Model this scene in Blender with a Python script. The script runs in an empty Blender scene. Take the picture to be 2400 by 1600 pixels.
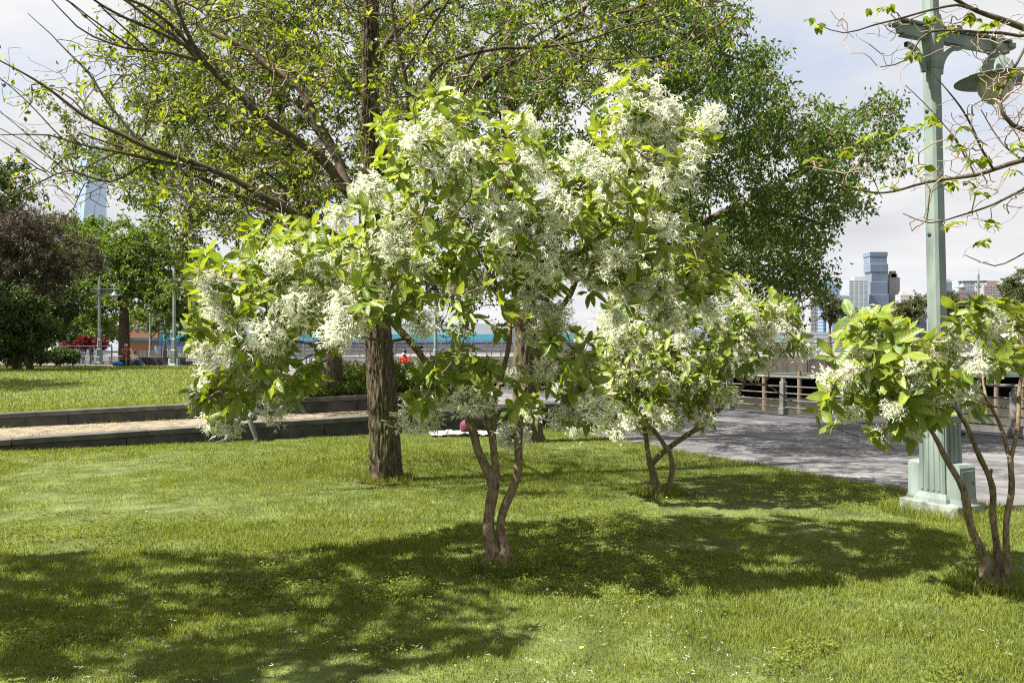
import bpy, bmesh, math, random
import numpy as np
from mathutils import Vector, Matrix, noise as mnoise

# ------------------------------------------------------------------ camera, world, sun, exposure
scene = bpy.context.scene
col = scene.collection
FPX, HOR, CAMZ = 2000.0, 820.0, 1.7          # focal length in photo pixels, horizon row, eye height
cam_d = bpy.data.cameras.new("camera")
cam = bpy.data.objects.new("camera", cam_d); col.objects.link(cam)
cam_d.sensor_width = 36.0; cam_d.lens = 30.0
cam_d.shift_y = 20.0 / 2400.0
cam_d.clip_start = 0.1; cam_d.clip_end = 12000
cam.location = (0, 0, CAMZ); cam.rotation_euler = (math.pi / 2, 0, 0)
scene.camera = cam

SUN_EL = math.radians(53.0)
SUN_AZ = math.atan2(-0.965, -0.26)            # the sun stands to the left, a touch nearer than the trees
world = bpy.data.worlds.new("World"); scene.world = world; world.use_nodes = True
nt = world.node_tree; nt.nodes.clear()
def N(t, kind, **kw):
    n = t.nodes.new(kind)
    for k, v in kw.items(): setattr(n, k, v)
    return n
w_out = N(nt, 'ShaderNodeOutputWorld'); w_bg = N(nt, 'ShaderNodeBackground')
w_sky = N(nt, 'ShaderNodeTexSky'); w_sky.sky_type = 'NISHITA'; w_sky.sun_disc = False
w_sky.sun_elevation = SUN_EL; w_sky.sun_rotation = SUN_AZ
w_sky.dust_density = 2.0; w_sky.ozone_density = 1.5
w_tc = N(nt, 'ShaderNodeTexCoord')
w_sep = N(nt, 'ShaderNodeSeparateXYZ'); nt.links.new(w_tc.outputs['Generated'], w_sep.inputs[0])
w_add = N(nt, 'ShaderNodeMath', operation='ADD'); w_add.inputs[1].default_value = 0.32
w_abs = N(nt, 'ShaderNodeMath', operation='ABSOLUTE'); nt.links.new(w_sep.outputs['Z'], w_abs.inputs[0])
nt.links.new(w_abs.outputs[0], w_add.inputs[0])
w_div = N(nt, 'ShaderNodeVectorMath', operation='DIVIDE')
w_cmb = N(nt, 'ShaderNodeCombineXYZ')
for i in range(3): nt.links.new(w_add.outputs[0], w_cmb.inputs[i])
nt.links.new(w_tc.outputs['Generated'], w_div.inputs[0]); nt.links.new(w_cmb.outputs[0], w_div.inputs[1])
w_map = N(nt, 'ShaderNodeMapping'); w_map.inputs['Location'].default_value = (3.4, 1.3, 0.0)
w_map.inputs['Scale'].default_value = (1.0, 1.5, 1.6)
nt.links.new(w_div.outputs[0], w_map.inputs[0])
w_n = N(nt, 'ShaderNodeTexNoise'); w_n.inputs['Scale'].default_value = 1.55
w_n.inputs['Detail'].default_value = 7; w_n.inputs['Roughness'].default_value = 0.56
nt.links.new(w_map.outputs[0], w_n.inputs['Vector'])
w_r = N(nt, 'ShaderNodeMapRange'); w_r.inputs['From Min'].default_value = 0.30; w_r.inputs['From Max'].default_value = 0.47
nt.links.new(w_n.outputs['Fac'], w_r.inputs['Value'])
w_n2 = N(nt, 'ShaderNodeTexNoise'); w_n2.inputs['Scale'].default_value = 2.3; w_n2.inputs['Detail'].default_value = 5
nt.links.new(w_map.outputs[0], w_n2.inputs['Vector'])
w_ramp = N(nt, 'ShaderNodeValToRGB')
w_ramp.color_ramp.elements[0].position = 0.33; w_ramp.color_ramp.elements[0].color = (0.226, 0.228, 0.239, 1)
w_ramp.color_ramp.elements[1].position = 0.66; w_ramp.color_ramp.elements[1].color = (0.290, 0.290, 0.294, 1)
nt.links.new(w_n2.outputs['Fac'], w_ramp.inputs[0])
w_sc = N(nt, 'ShaderNodeVectorMath', operation='SCALE'); w_sc.inputs['Scale'].default_value = 0.06
nt.links.new(w_sky.outputs[0], w_sc.inputs[0])
w_hz = N(nt, 'ShaderNodeMix', data_type='RGBA'); w_hz.inputs['Factor'].default_value = 0.68
w_hz.inputs['B'].default_value = (0.232, 0.250, 0.285, 1)      # thin high veil over the blue
nt.links.new(w_sc.outputs[0], w_hz.inputs['A'])
w_mix = N(nt, 'ShaderNodeMix', data_type='RGBA')
nt.links.new(w_r.outputs[0], w_mix.inputs['Factor'])
nt.links.new(w_hz.outputs['Result'], w_mix.inputs['A']); nt.links.new(w_ramp.outputs[0], w_mix.inputs['B'])
nt.links.new(w_mix.outputs['Result'], w_bg.inputs['Color']); w_bg.inputs['Strength'].default_value = 1.0
nt.links.new(w_bg.outputs[0], w_out.inputs[0])

sun_to = Vector((math.sin(SUN_AZ) * math.cos(SUN_EL), math.cos(SUN_AZ) * math.cos(SUN_EL), math.sin(SUN_EL)))
sun_d = bpy.data.lights.new("sun", 'SUN'); sun_d.energy = 5.0; sun_d.angle = math.radians(0.53)
sun_d.color = (1.0, 0.945, 0.86)
sun = bpy.data.objects.new("sun", sun_d); col.objects.link(sun)
sun.rotation_euler = (-sun_to).to_track_quat('-Z', 'Y').to_euler(); sun.location = (-20, 5, 25)

vs = scene.view_settings
vs.view_transform = 'Standard'; vs.look = 'None'; vs.gamma = 1.0; vs.use_curve_mapping = False
vs.exposure = 1.70
cy = scene.cycles
cy.max_bounces = 7; cy.diffuse_bounces = 3; cy.glossy_bounces = 3; cy.transmission_bounces = 5; cy.transparent_max_bounces = 6
cy.caustics_reflective = False; cy.caustics_refractive = False
cy.use_denoising = False; cy.denoiser = 'OPENIMAGEDENOISE'; cy.denoising_input_passes = 'RGB_ALBEDO_NORMAL'; cy.denoising_prefilter = 'ACCURATE'
cy.sample_clamp_indirect = 6.0
cy.pixel_filter_type = 'BLACKMAN_HARRIS'; cy.filter_width = 1.15

# ------------------------------------------------------------------ helpers
def P(px, py, d):
    """The world point that stands at photo pixel (px, py), d metres in front of the camera."""
    return Vector(((px - 1200.0) / FPX * d, d, CAMZ + (HOR - py) / FPX * d))
def tag(o, label=None, cat=None, group=None, kind=None):
    if label: o['label'] = label
    if cat: o['category'] = cat
    if group: o['group'] = group
    if kind: o['kind'] = kind
    return o
def thing(name, label, cat, loc=(0, 0, 0), rz=0.0, group=None):
    o = bpy.data.objects.new(name, None); col.objects.link(o)
    o.empty_display_size = 0.2; o.location = loc; o.rotation_euler = (0, 0, rz)
    return tag(o, label, cat, group)
def link(name, me, parent=None, mats=None, local=None):
    o = bpy.data.objects.new(name, me); col.objects.link(o)
    if mats is not None:
        for m in (mats if isinstance(mats, (list, tuple)) else [mats]): me.materials.append(m)
    if parent is not None: o.parent = parent
    if local is not None: o.matrix_basis = local
    return o
def fast_mesh(name, V, F, smooth=True, matidx=None, uv=None):
    """V (n,3), F (m,k) with one k."""
    V = np.ascontiguousarray(V, dtype=np.float32); F = np.ascontiguousarray(F, dtype=np.int32)
    me = bpy.data.meshes.new(name)
    me.vertices.add(len(V)); me.vertices.foreach_set('co', V.ravel())
    k = F.shape[1]
    me.loops.add(F.size); me.loops.foreach_set('vertex_index', F.ravel())
    me.polygons.add(len(F)); me.polygons.foreach_set('loop_start', np.arange(0, F.size, k, dtype=np.int32))
    if smooth: me.polygons.foreach_set('use_smooth', np.ones(len(F), dtype=bool))
    if matidx is not None: me.polygons.foreach_set('material_index', np.ascontiguousarray(matidx, dtype=np.int32))
    me.update(calc_edges=True)
    if uv is not None:
        at = me.attributes.new('leaf_uv', 'FLOAT_VECTOR', 'POINT'); at.data.foreach_set('vector', np.ascontiguousarray(uv, dtype=np.float32).ravel())
    return me
def bm_mesh(name, bm, smooth=False):
    me = bpy.data.meshes.new(name); bm.normal_update(); bm.to_mesh(me); bm.free()
    if smooth:
        for p in me.polygons: p.use_smooth = True
    return me
def bx(bm, c, s, rz=0.0, bevel=0.0, taper=1.0):
    """a box: centre c, size s; taper scales the top"""
    r = bmesh.ops.create_cube(bm, size=1.0)
    vs_ = r['verts']
    for v in vs_:
        t = taper if v.co.z > 0 else 1.0
        v.co = Vector((v.co.x * s[0] * t, v.co.y * s[1] * t, v.co.z * s[2]))
    if bevel > 0:
        es = list({e for v in vs_ for e in v.link_edges})
        rb = bmesh.ops.bevel(bm, geom=es, offset=bevel, segments=1, affect='EDGES', profile=0.7)
        vs_ = [v for v in bm.verts if v in set(rb['verts']) or v in set(v for v in vs_ if v.is_valid)]
    M = Matrix.Translation(Vector(c)) @ Matrix.Rotation(rz, 4, 'Z')
    for v in vs_: v.co = M @ v.co
    return vs_
def box_obj(name, c, s, mat, parent=None, rz=0.0, bevel=0.0, taper=1.0):
    bm = bmesh.new(); bx(bm, (0, 0, 0), s, 0, bevel, taper)
    return link(name, bm_mesh(name, bm), parent, mat, Matrix.Translation(Vector(c)) @ Matrix.Rotation(rz, 4, 'Z'))
def prism(bm, pts, z0, z1):
    a = [bm.verts.new((p[0], p[1], z0)) for p in pts]; b = [bm.verts.new((p[0], p[1], z1)) for p in pts]
    n = len(pts)
    bm.faces.new(b); bm.faces.new(a[::-1])
    for i in range(n): bm.faces.new((a[i], a[(i + 1) % n], b[(i + 1) % n], b[i]))
def lathe(bm, prof, seg=20, c=(0, 0, 0)):
    rings = []
    for r, z in prof:
        rings.append([bm.verts.new((c[0] + r * math.cos(2 * math.pi * i / seg), c[1] + r * math.sin(2 * math.pi * i / seg), c[2] + z)) for i in range(seg)])
    for a, b in zip(rings[:-1], rings[1:]):
        for i in range(seg): bm.faces.new((a[i], a[(i + 1) % seg], b[(i + 1) % seg], b[i]))
    return rings
def tube_arrays(chains, sides):
    """chains: list of (pts (n,3), radii (n)); returns quads V, F"""
    Vs, Fs, off = [], [], 0
    ang = np.arange(sides) * 2 * np.pi / sides; ca, sa = np.cos(ang), np.sin(ang)
    for pts, rad in chains:
        pts = np.asarray(pts, float); rad = np.asarray(rad, float); n = len(pts)
        if n < 2: continue
        t = np.gradient(pts, axis=0); t /= np.linalg.norm(t, axis=1)[:, None] + 1e-9
        m = t.mean(0); ref = np.eye(3)[np.argmin(np.abs(m))]
        u = np.cross(t, ref); u /= np.linalg.norm(u, axis=1)[:, None] + 1e-9
        w = np.cross(t, u)
        ring = pts[:, None, :] + rad[:, None, None] * (u[:, None, :] * ca[None, :, None] + w[:, None, :] * sa[None, :, None])
        V = ring.reshape(-1, 3)
        i = np.arange(n - 1)[:, None] * sides; j = np.arange(sides)[None, :]; k = (j + 1) % sides
        F = np.stack([i + j, i + k, i + sides + k, i + sides + j], -1).reshape(-1, 4) + off
        Vs.append(V); Fs.append(F); off += len(V)
    return np.concatenate(Vs), np.concatenate(Fs)
def tube_obj(name, chains, mat, parent=None, sides=8, base=(0, 0, 0)):
    V, F = tube_arrays(chains, sides)
    return link(name, fast_mesh(name, V - np.array(base), F), parent, mat)
def smooth_path(pts, rad, step):
    """Catmull-Rom resample of a hand-laid limb"""
    p = np.array(pts, float); r = np.array(rad, float)
    q = np.vstack([2 * p[0] - p[1], p, 2 * p[-1] - p[-2]])
    out, ro = [], []
    for i in range(len(p) - 1):
        a, b, c, d = q[i], q[i + 1], q[i + 2], q[i + 3]
        n = max(2, int(np.linalg.norm(c - b) / step))
        for t in np.linspace(0, 1, n, endpoint=False):
            out.append(0.5 * ((2 * b) + (-a + c) * t + (2 * a - 5 * b + 4 * c - d) * t * t + (-a + 3 * b - 3 * c + d) * t ** 3))
            ro.append(r[i] * (1 - t) + r[i + 1] * t)
    out.append(p[-1]); ro.append(r[-1])
    return np.array(out), np.array(ro)

# ------------------------------------------------------------------ materials
def mat(name, c, rough=0.6, metal=0.0, spec=0.4, var=0.0, scale=6.0, bump=0.0, bscale=40.0, c2=None, stretch=(1, 1, 1), detail=5, coord='Object'):
    m = bpy.data.materials.new(name); m.use_nodes = True
    t = m.node_tree; b = t.nodes['Principled BSDF']
    b.inputs['Roughness'].default_value = rough; b.inputs['Metallic'].default_value = metal
    b.inputs['Specular IOR Level'].default_value = spec
    b.inputs['Base Color'].default_value = (*c, 1)
    if var > 0 or c2 is not None or bump > 0:
        tc = N(t, 'ShaderNodeTexCoord'); mp = N(t, 'ShaderNodeMapping'); mp.inputs['Scale'].default_value = stretch
        if coord == 'World':
            g = N(t, 'ShaderNodeNewGeometry'); t.links.new(g.outputs['Position'], mp.inputs[0])
        else: t.links.new(tc.outputs[coord], mp.inputs[0])
        if var > 0 or c2 is not None:
            n = N(t, 'ShaderNodeTexNoise'); n.inputs['Scale'].default_value = scale; n.inputs['Detail'].default_value = detail
            t.links.new(mp.outputs[0], n.inputs['Vector'])
            r = N(t, 'ShaderNodeValToRGB'); e = r.color_ramp.elements
            e[0].position, e[1].position = 0.33, 0.67
            c2_ = c2 if c2 is not None else c
            e[0].color = (*[max(0, x * (1 - var)) for x in c], 1); e[1].color = (*[x * (1 + var) for x in c2_], 1)
            t.links.new(n.outputs['Fac'], r.inputs[0]); t.links.new(r.outputs[0], b.inputs['Base Color'])
        if bump > 0:
            n = N(t, 'ShaderNodeTexNoise'); n.inputs['Scale'].default_value = bscale; n.inputs['Detail'].default_value = 6
            t.links.new(mp.outputs[0], n.inputs['Vector'])
            bp = N(t, 'ShaderNodeBump'); bp.inputs['Strength'].default_value = bump; bp.inputs['Distance'].default_value = 0.02
            t.links.new(n.outputs['Fac'], bp.inputs['Height']); t.links.new(bp.outputs[0], b.inputs['Normal'])
    return m
def leaf_mat(name, dark, light, under=None, transl=0.4, rough=0.45, spec=0.35, tint=None, clump=0.0, cscale=0.7, veins=False):
    """leaf colour differs leaf by leaf; light shows through the blade"""
    m = bpy.data.materials.new(name); m.use_nodes = True
    t = m.node_tree; b = t.nodes['Principled BSDF']; out = t.nodes['Material Output']
    g = N(t, 'ShaderNodeNewGeometry'); oi = N(t, 'ShaderNodeObjectInfo')
    a = N(t, 'ShaderNodeMath', operation='ADD'); f = N(t, 'ShaderNodeMath', operation='FRACT')
    t.links.new(g.outputs['Random Per Island'], a.inputs[0]); t.links.new(oi.outputs['Random'], a.inputs[1])
    t.links.new(a.outputs[0], f.inputs[0])
    fac = f.outputs[0]
    if clump > 0:
        n = N(t, 'ShaderNodeTexNoise'); n.inputs['Scale'].default_value = cscale; n.inputs['Detail'].default_value = 4
        t.links.new(g.outputs['Position'], n.inputs['Vector'])
        mr = N(t, 'ShaderNodeMapRange'); mr.inputs['From Min'].default_value = 0.3; mr.inputs['From Max'].default_value = 0.7
        t.links.new(n.outputs['Fac'], mr.inputs['Value'])
        mx_ = N(t, 'ShaderNodeMix', data_type='FLOAT'); mx_.inputs['Factor'].default_value = clump
        t.links.new(fac, mx_.inputs['A']); t.links.new(mr.outputs[0], mx_.inputs['B']); fac = mx_.outputs['Result']
    r = N(t, 'ShaderNodeValToRGB'); e = r.color_ramp.elements
    e[0].color = (*dark, 1); e[1].color = (*light, 1)
    t.links.new(fac, r.inputs[0])
    colr = r.outputs[0]
    if under is not None:
        mx = N(t, 'ShaderNodeMix', data_type='RGBA'); mx.inputs['B'].default_value = (*under, 1)
        t.links.new(g.outputs['Backfacing'], mx.inputs['Factor']); t.links.new(colr, mx.inputs['A']); colr2 = mx.outputs['Result']
    else: colr2 = colr
    if veins:
        at = N(t, 'ShaderNodeAttribute'); at.attribute_name = 'leaf_uv'
        sp = N(t, 'ShaderNodeSeparateXYZ'); t.links.new(at.outputs['Vector'], sp.inputs[0])
        ab = N(t, 'ShaderNodeMath', operation='ABSOLUTE'); t.links.new(sp.outputs['X'], ab.inputs[0])
        rib = N(t, 'ShaderNodeMapRange'); rib.inputs['From Min'].default_value = 0.006; rib.inputs['From Max'].default_value = 0.030; rib.inputs['To Min'].default_value = 0.75; rib.inputs['To Max'].default_value = 0.0
        t.links.new(ab.outputs[0], rib.inputs['Value'])
        mr_ = N(t, 'ShaderNodeMix', data_type='RGBA'); mr_.inputs['B'].default_value = (0.36, 0.42, 0.12, 1)
        t.links.new(rib.outputs[0], mr_.inputs['Factor']); t.links.new(colr2, mr_.inputs['A']); colr2 = mr_.outputs['Result']
        m1 = N(t, 'ShaderNodeMath', operation='MULTIPLY_ADD'); m1.inputs[1].default_value = -0.8
        t.links.new(ab.outputs[0], m1.inputs[0]); t.links.new(sp.outputs['Y'], m1.inputs[2])
        m2 = N(t, 'ShaderNodeMath', operation='MULTIPLY'); m2.inputs[1].default_value = 62.0; t.links.new(m1.outputs[0], m2.inputs[0])
        m3 = N(t, 'ShaderNodeMath', operation='SINE'); t.links.new(m2.outputs[0], m3.inputs[0])
        bp = N(t, 'ShaderNodeBump'); bp.inputs['Strength'].default_value = 0.22; bp.inputs['Distance'].default_value = 0.004
        t.links.new(m3.outputs[0], bp.inputs['Height']); t.links.new(bp.outputs[0], b.inputs['Normal'])
    t.links.new(colr2, b.inputs['Base Color'])
    b.inputs['Roughness'].default_value = rough; b.inputs['Specular IOR Level'].default_value = spec
    tr = N(t, 'ShaderNodeBsdfTranslucent')
    ti = N(t, 'ShaderNodeMix', data_type='RGBA', blend_type='MULTIPLY'); ti.inputs['Factor'].default_value = 1.0
    tc_ = tint or (1.55, 1.45, 0.45); ti.inputs['B'].default_value = (*tc_, 1)
    t.links.new(colr, ti.inputs['A']); t.links.new(ti.outputs['Result'], tr.inputs['Color'])
    ms = N(t, 'ShaderNodeMixShader'); ms.inputs[0].default_value = transl
    t.links.new(b.outputs[0], ms.inputs[1]); t.links.new(tr.outputs[0], ms.inputs[2]); t.links.new(ms.outputs[0], out.inputs[0])
    return m
def bark_mat(name, c1, c2, scale=9.0, zstretch=0.22, bump=0.8, moss=None):
    m = bpy.data.materials.new(name); m.use_nodes = True
    t = m.node_tree; b = t.nodes['Principled BSDF']; b.inputs['Roughness'].default_value = 0.85; b.inputs['Specular IOR Level'].default_value = 0.15
    g = N(t, 'ShaderNodeNewGeometry'); mp = N(t, 'ShaderNodeMapping'); mp.inputs['Scale'].default_value = (1, 1, zstretch)
    t.links.new(g.outputs['Position'], mp.inputs[0])
    n = N(t, 'ShaderNodeTexNoise'); n.inputs['Scale'].default_value = scale; n.inputs['Detail'].default_value = 8; n.inputs['Roughness'].default_value = 0.65
    t.links.new(mp.outputs[0], n.inputs['Vector'])
    r = N(t, 'ShaderNodeValToRGB'); e = r.color_ramp.elements
    e[0].position, e[1].position = 0.36, 0.64
    e[0].color = (*c1, 1); e[1].color = (*c2, 1)
    t.links.new(n.outputs['Fac'], r.inputs[0]); cl = r.outputs[0]
    if moss:
        n2 = N(t, 'ShaderNodeTexNoise'); n2.inputs['Scale'].default_value = 2.2; n2.inputs['Detail'].default_value = 5
        t.links.new(g.outputs['Position'], n2.inputs['Vector'])
        mr = N(t, 'ShaderNodeMapRange'); mr.inputs['From Min'].default_value = 0.48; mr.inputs['From Max'].default_value = 0.66; mr.inputs['To Max'].default_value = 0.6
        t.links.new(n2.outputs['Fac'], mr.inputs['Value'])
        mx = N(t, 'ShaderNodeMix', data_type='RGBA'); mx.inputs['B'].default_value = (*moss, 1)
        t.links.new(mr.outputs[0], mx.inputs['Factor']); t.links.new(cl, mx.inputs['A']); cl = mx.outputs['Result']
    t.links.new(cl, b.inputs['Base Color'])
    bp = N(t, 'ShaderNodeBump'); bp.inputs['Strength'].default_value = bump; bp.inputs['Distance'].default_value = 0.02
    t.links.new(n.outputs['Fac'], bp.inputs['Height']); t.links.new(bp.outputs[0], b.inputs['Normal'])
    return m

M = {}
M['soil'] = mat('soil_thatch', (0.055, 0.080, 0.018), 0.95, var=0.4, scale=3.0, c2=(0.085, 0.110, 0.028), coord='World')
M['litter'] = mat('soil_and_leaf_litter', (0.070, 0.050, 0.030), 0.95, var=0.5, scale=30, c2=(0.15, 0.115, 0.065), bump=0.8, bscale=60, coord='World')
M['grass'] = leaf_mat('grass_blades', (0.084, 0.118, 0.016), (0.250, 0.285, 0.054), transl=0.46, rough=0.55, spec=0.22, tint=(1.3, 1.25, 0.5), clump=0.40, cscale=1.3)
M['paver'] = mat('asphalt_paver', (0.098, 0.095, 0.097), 0.8, var=0.25, scale=2.2, c2=(0.122, 0.118, 0.119), bump=0.25, bscale=160, coord='World')
M['paver_dark'] = mat('dark_paver', (0.050, 0.049, 0.054), 0.8, var=0.2, scale=2.0, bump=0.25, bscale=160, coord='World')
M['joint'] = mat('paving_joint', (0.045, 0.042, 0.042), 0.95)
M['gravel'] = mat('dry_gravel', (0.135, 0.112, 0.074), 0.95, var=0.4, scale=5, c2=(0.20, 0.165, 0.112), bump=0.6, bscale=90, coord='World')
M['granite'] = mat('granite_dark', (0.028, 0.028, 0.030), 0.65, var=0.3, scale=3.5, c2=(0.044, 0.042, 0.040), bump=0.1, bscale=200, coord='World')
M['granite_top'] = mat('granite_coping', (0.060, 0.057, 0.052), 0.7, var=0.25, scale=3.0, c2=(0.084, 0.079, 0.069), bump=0.12, bscale=200, coord='World')
M['concrete'] = mat('concrete', (0.17, 0.16, 0.15), 0.85, var=0.25, scale=1.4, bump=0.2, bscale=60, coord='World')
M['concrete_stain'] = mat('stained_concrete', (0.085, 0.072, 0.068), 0.85, var=0.5, scale=1.2, c2=(0.14, 0.115, 0.105), stretch=(1, 1, 0.15), coord='World')
M['steel'] = mat('galvanised_rail', (0.10, 0.098, 0.095), 0.6, metal=0.2, var=0.15, scale=5)
M['railpost'] = mat('rail_post_paint', (0.125, 0.120, 0.112), 0.65, var=0.2, scale=4)
M['teal'] = mat('pale_green_lamp_paint', (0.130, 0.168, 0.152), 0.48, spec=0.35, var=0.24, scale=5.0, c2=(0.160, 0.198, 0.176), bump=0.08, bscale=30, stretch=(1, 1, 0.3), detail=9)
M['teal_far'] = M['teal']
M['plinth'] = mat('lamp_plinth_stain', (0.105, 0.105, 0.085), 0.8, var=0.4, scale=7.0, c2=(0.18, 0.195, 0.165))
M['dark'] = mat('dark_metal', (0.02, 0.02, 0.022), 0.5)
M['glassbowl'] = mat('frosted_lamp_bowl', (0.42, 0.40, 0.34), 0.15, spec=0.6)
M['water'] = mat('river_water', (0.070, 0.068, 0.050), 0.09, spec=0.5, bump=0.9, bscale=1.6, stretch=(1, 2.2, 1), coord='World')
M['white'] = mat('white_cloth', (0.30, 0.30, 0.31), 0.8, var=0.1, scale=8)
M['pile'] = mat('weathered_timber_pile', (0.065, 0.048, 0.034), 0.85, var=0.4, scale=2.0, stretch=(1, 1, 0.2), c2=(0.12, 0.085, 0.055))
M['waler'] = mat('green_painted_waler', (0.11, 0.145, 0.12), 0.7, var=0.3, scale=0.6, coord='World')
M['void'] = mat('painted_underdeck_shade', (0.012, 0.012, 0.012), 0.9)
M['bark_fringe'] = bark_mat('fringe_tree_bark', (0.085, 0.060, 0.038), (0.290, 0.225, 0.145), scale=34, zstretch=0.45, bump=1.0, moss=(0.11, 0.105, 0.055))
M['bark_big'] = bark_mat('furrowed_bark', (0.040, 0.031, 0.022), (0.150, 0.118, 0.080), scale=44, zstretch=0.13, bump=1.0, moss=(0.10, 0.105, 0.045))
M['bark_limb'] = bark_mat('limb_bark', (0.036, 0.028, 0.020), (0.105, 0.080, 0.055), scale=14, zstretch=0.5, bump=0.6, moss=(0.095, 0.095, 0.045))
M['twig'] = mat('brown_twig', (0.115, 0.075, 0.050), 0.8, var=0.35, scale=1.5, c2=(0.19, 0.135, 0.095), coord='World')
M['twig_pale'] = mat('pale_twig', (0.19, 0.14, 0.105), 0.8, var=0.3, scale=2.0, c2=(0.26, 0.20, 0.15), coord='World')
M['leaf_fringe'] = leaf_mat('fringe_leaf', (0.092, 0.162, 0.018), (0.270, 0.330, 0.050), under=(0.270, 0.325, 0.150), transl=0.50, rough=0.40, spec=0.5, tint=(1.30, 1.18, 0.30), veins=True)  # pale underside, whitened further to carry the sheen of lit leaves
M['leaf_big'] = leaf_mat('spring_leaf', (0.085, 0.140, 0.014), (0.225, 0.285, 0.032), transl=0.50, rough=0.45, tint=(1.6, 1.45, 0.4))
M['leaf_oak'] = leaf_mat('dark_leaflet', (0.044, 0.090, 0.017), (0.115, 0.178, 0.030), transl=0.48, rough=0.42, tint=(1.4, 1.35, 0.45), clump=0.4, cscale=0.6)
M['leaf_back'] = leaf_mat('back_tree_leaf', (0.042, 0.078, 0.014), (0.112, 0.158, 0.024), transl=0.45, rough=0.45, tint=(1.6, 1.45, 0.42), clump=0.3, cscale=0.6)
M['leaf_locust'] = leaf_mat('plaza_tree_leaf', (0.048, 0.095, 0.014), (0.130, 0.205, 0.026), transl=0.42, rough=0.5, tint=(1.5, 1.4, 0.4), clump=0.5, cscale=0.35)
M['leaf_dark'] = leaf_mat('evergreen_leaf', (0.028, 0.056, 0.014), (0.062, 0.104, 0.024), transl=0.35, rough=0.5, clump=0.5, cscale=0.5)
M['needle'] = leaf_mat('brownish_needles', (0.024, 0.024, 0.013), (0.070, 0.052, 0.032), transl=0.2, rough=0.6, tint=(1.2, 1.0, 0.7), clump=0.5, cscale=0.5)
M['leaf_far'] = leaf_mat('far_tree_leaf', (0.045, 0.060, 0.020), (0.085, 0.100, 0.034), transl=0.3, rough=0.6, clump=0.5, cscale=0.3)
M['leaf_red'] = leaf_mat('red_shrub_leaf', (0.100, 0.012, 0.016), (0.230, 0.030, 0.040), transl=0.3, rough=0.5, tint=(1.4, 0.6, 0.6))
M['petal'] = leaf_mat('white_petal', (0.82, 0.82, 0.68), (0.90, 0.90, 0.82), transl=0.5, rough=0.6, spec=0.2, tint=(1.0, 1.0, 0.92))
M['pedicel'] = leaf_mat('flower_stalk', (0.20, 0.27, 0.06), (0.30, 0.34, 0.10), transl=0.3, tint=(1.2, 1.2, 0.6))

def per_piece(m, amt):
    """pieces of one kind differ a little in tone"""
    t = m.node_tree; b = t.nodes['Principled BSDF']; src = b.inputs['Base Color'].links[0].from_socket
    oi = N(t, 'ShaderNodeObjectInfo'); mr = N(t, 'ShaderNodeMapRange'); mr.inputs['To Min'].default_value = 1 - amt; mr.inputs['To Max'].default_value = 1 + amt
    t.links.new(oi.outputs['Random'], mr.inputs['Value'])
    sc = N(t, 'ShaderNodeVectorMath', operation='SCALE'); t.links.new(src, sc.inputs[0]); t.links.new(mr.outputs[0], sc.inputs['Scale']); t.links.new(sc.outputs[0], b.inputs['Base Color'])
for k_ in ('paver', 'paver_dark', 'granite', 'granite_top'): per_piece(M[k_], 0.16)

# ------------------------------------------------------------------ the ground
UX, UY = -0.43, 0.9028        # along the promenade, away from the camera
NX, NY = 0.9028, 0.43         # across it, towards the river
def TN(t, n, z=0.0): return Vector((UX * t + NX * n, UY * t + NY * n, z))
EDGE_N, RAIL_N, QUAY_N = 8.72, 16.0, 16.45
W1 = ((-18.0, 9.83), (1.1, 19.0))             # front granite wall, front face
W2 = ((-24.0, 14.9), (-0.55, 19.8))           # rear granite wall, front face
def w1y(x): return W1[0][1] + (x - W1[0][0]) * (W1[1][1] - W1[0][1]) / (W1[1][0] - W1[0][0])
def w2y(x): return W2[0][1] + (x - W2[0][0]) * (W2[1][1] - W2[0][1]) / (W2[1][0] - W2[0][0])
def w1top(x): return 0.16 + 0.033 * (x + 9.5)
def w2top(x): return 0.28 + 0.0418 * (x + 13.0)

bm = bmesh.new()
a, b = TN(-70, QUAY_N), TN(260, QUAY_N)
prism(bm, [(a.x, a.y), (b.x, b.y), (-400, 260), (-400, -70)], -4.0, -0.07)
tag(link('ground', bm_mesh('ground', bm), None, M['soil']), kind='structure')
bm = bmesh.new()
vs_ = [bm.verts.new(v) for v in ((-5000, -400, -2.1), (6000, -400, -2.1), (6000, 7000, -2.1), (-5000, 7000, -2.1))]
bm.faces.new(vs_)
tag(link('river', bm_mesh('river', bm), None, M['water']), kind='structure')

def grid_sheet(name, f, nu, nv, mat_, kind='structure'):
    V = np.array([f(i / nu, j / nv) for j in range(nv + 1) for i in range(nu + 1)])
    i, j = np.meshgrid(np.arange(nu), np.arange(nv)); k = (j * (nu + 1) + i).ravel()
    F = np.stack([k, k + 1, k + nu + 2, k + nu + 1], -1)
    return tag(link(name, fast_mesh(name, V, F), None, mat_), kind=kind)
def lawn_z(x, y): return 0.025 * mnoise.noise((x * 0.35, y * 0.35, 0.3)) - 0.005
def f_lawn(u, v):
    y = -6 + v * 26.0
    xr = (EDGE_N - NY * y) / NX
    x = -26 + u * (xr + 26)
    yy = min(y, w1y(x) + 0.1)
    if yy < y: x = min(x, xr)
    return (x, yy, lawn_z(x, yy))
grid_sheet('lawn', f_lawn, 90, 70, M['soil'])

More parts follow.
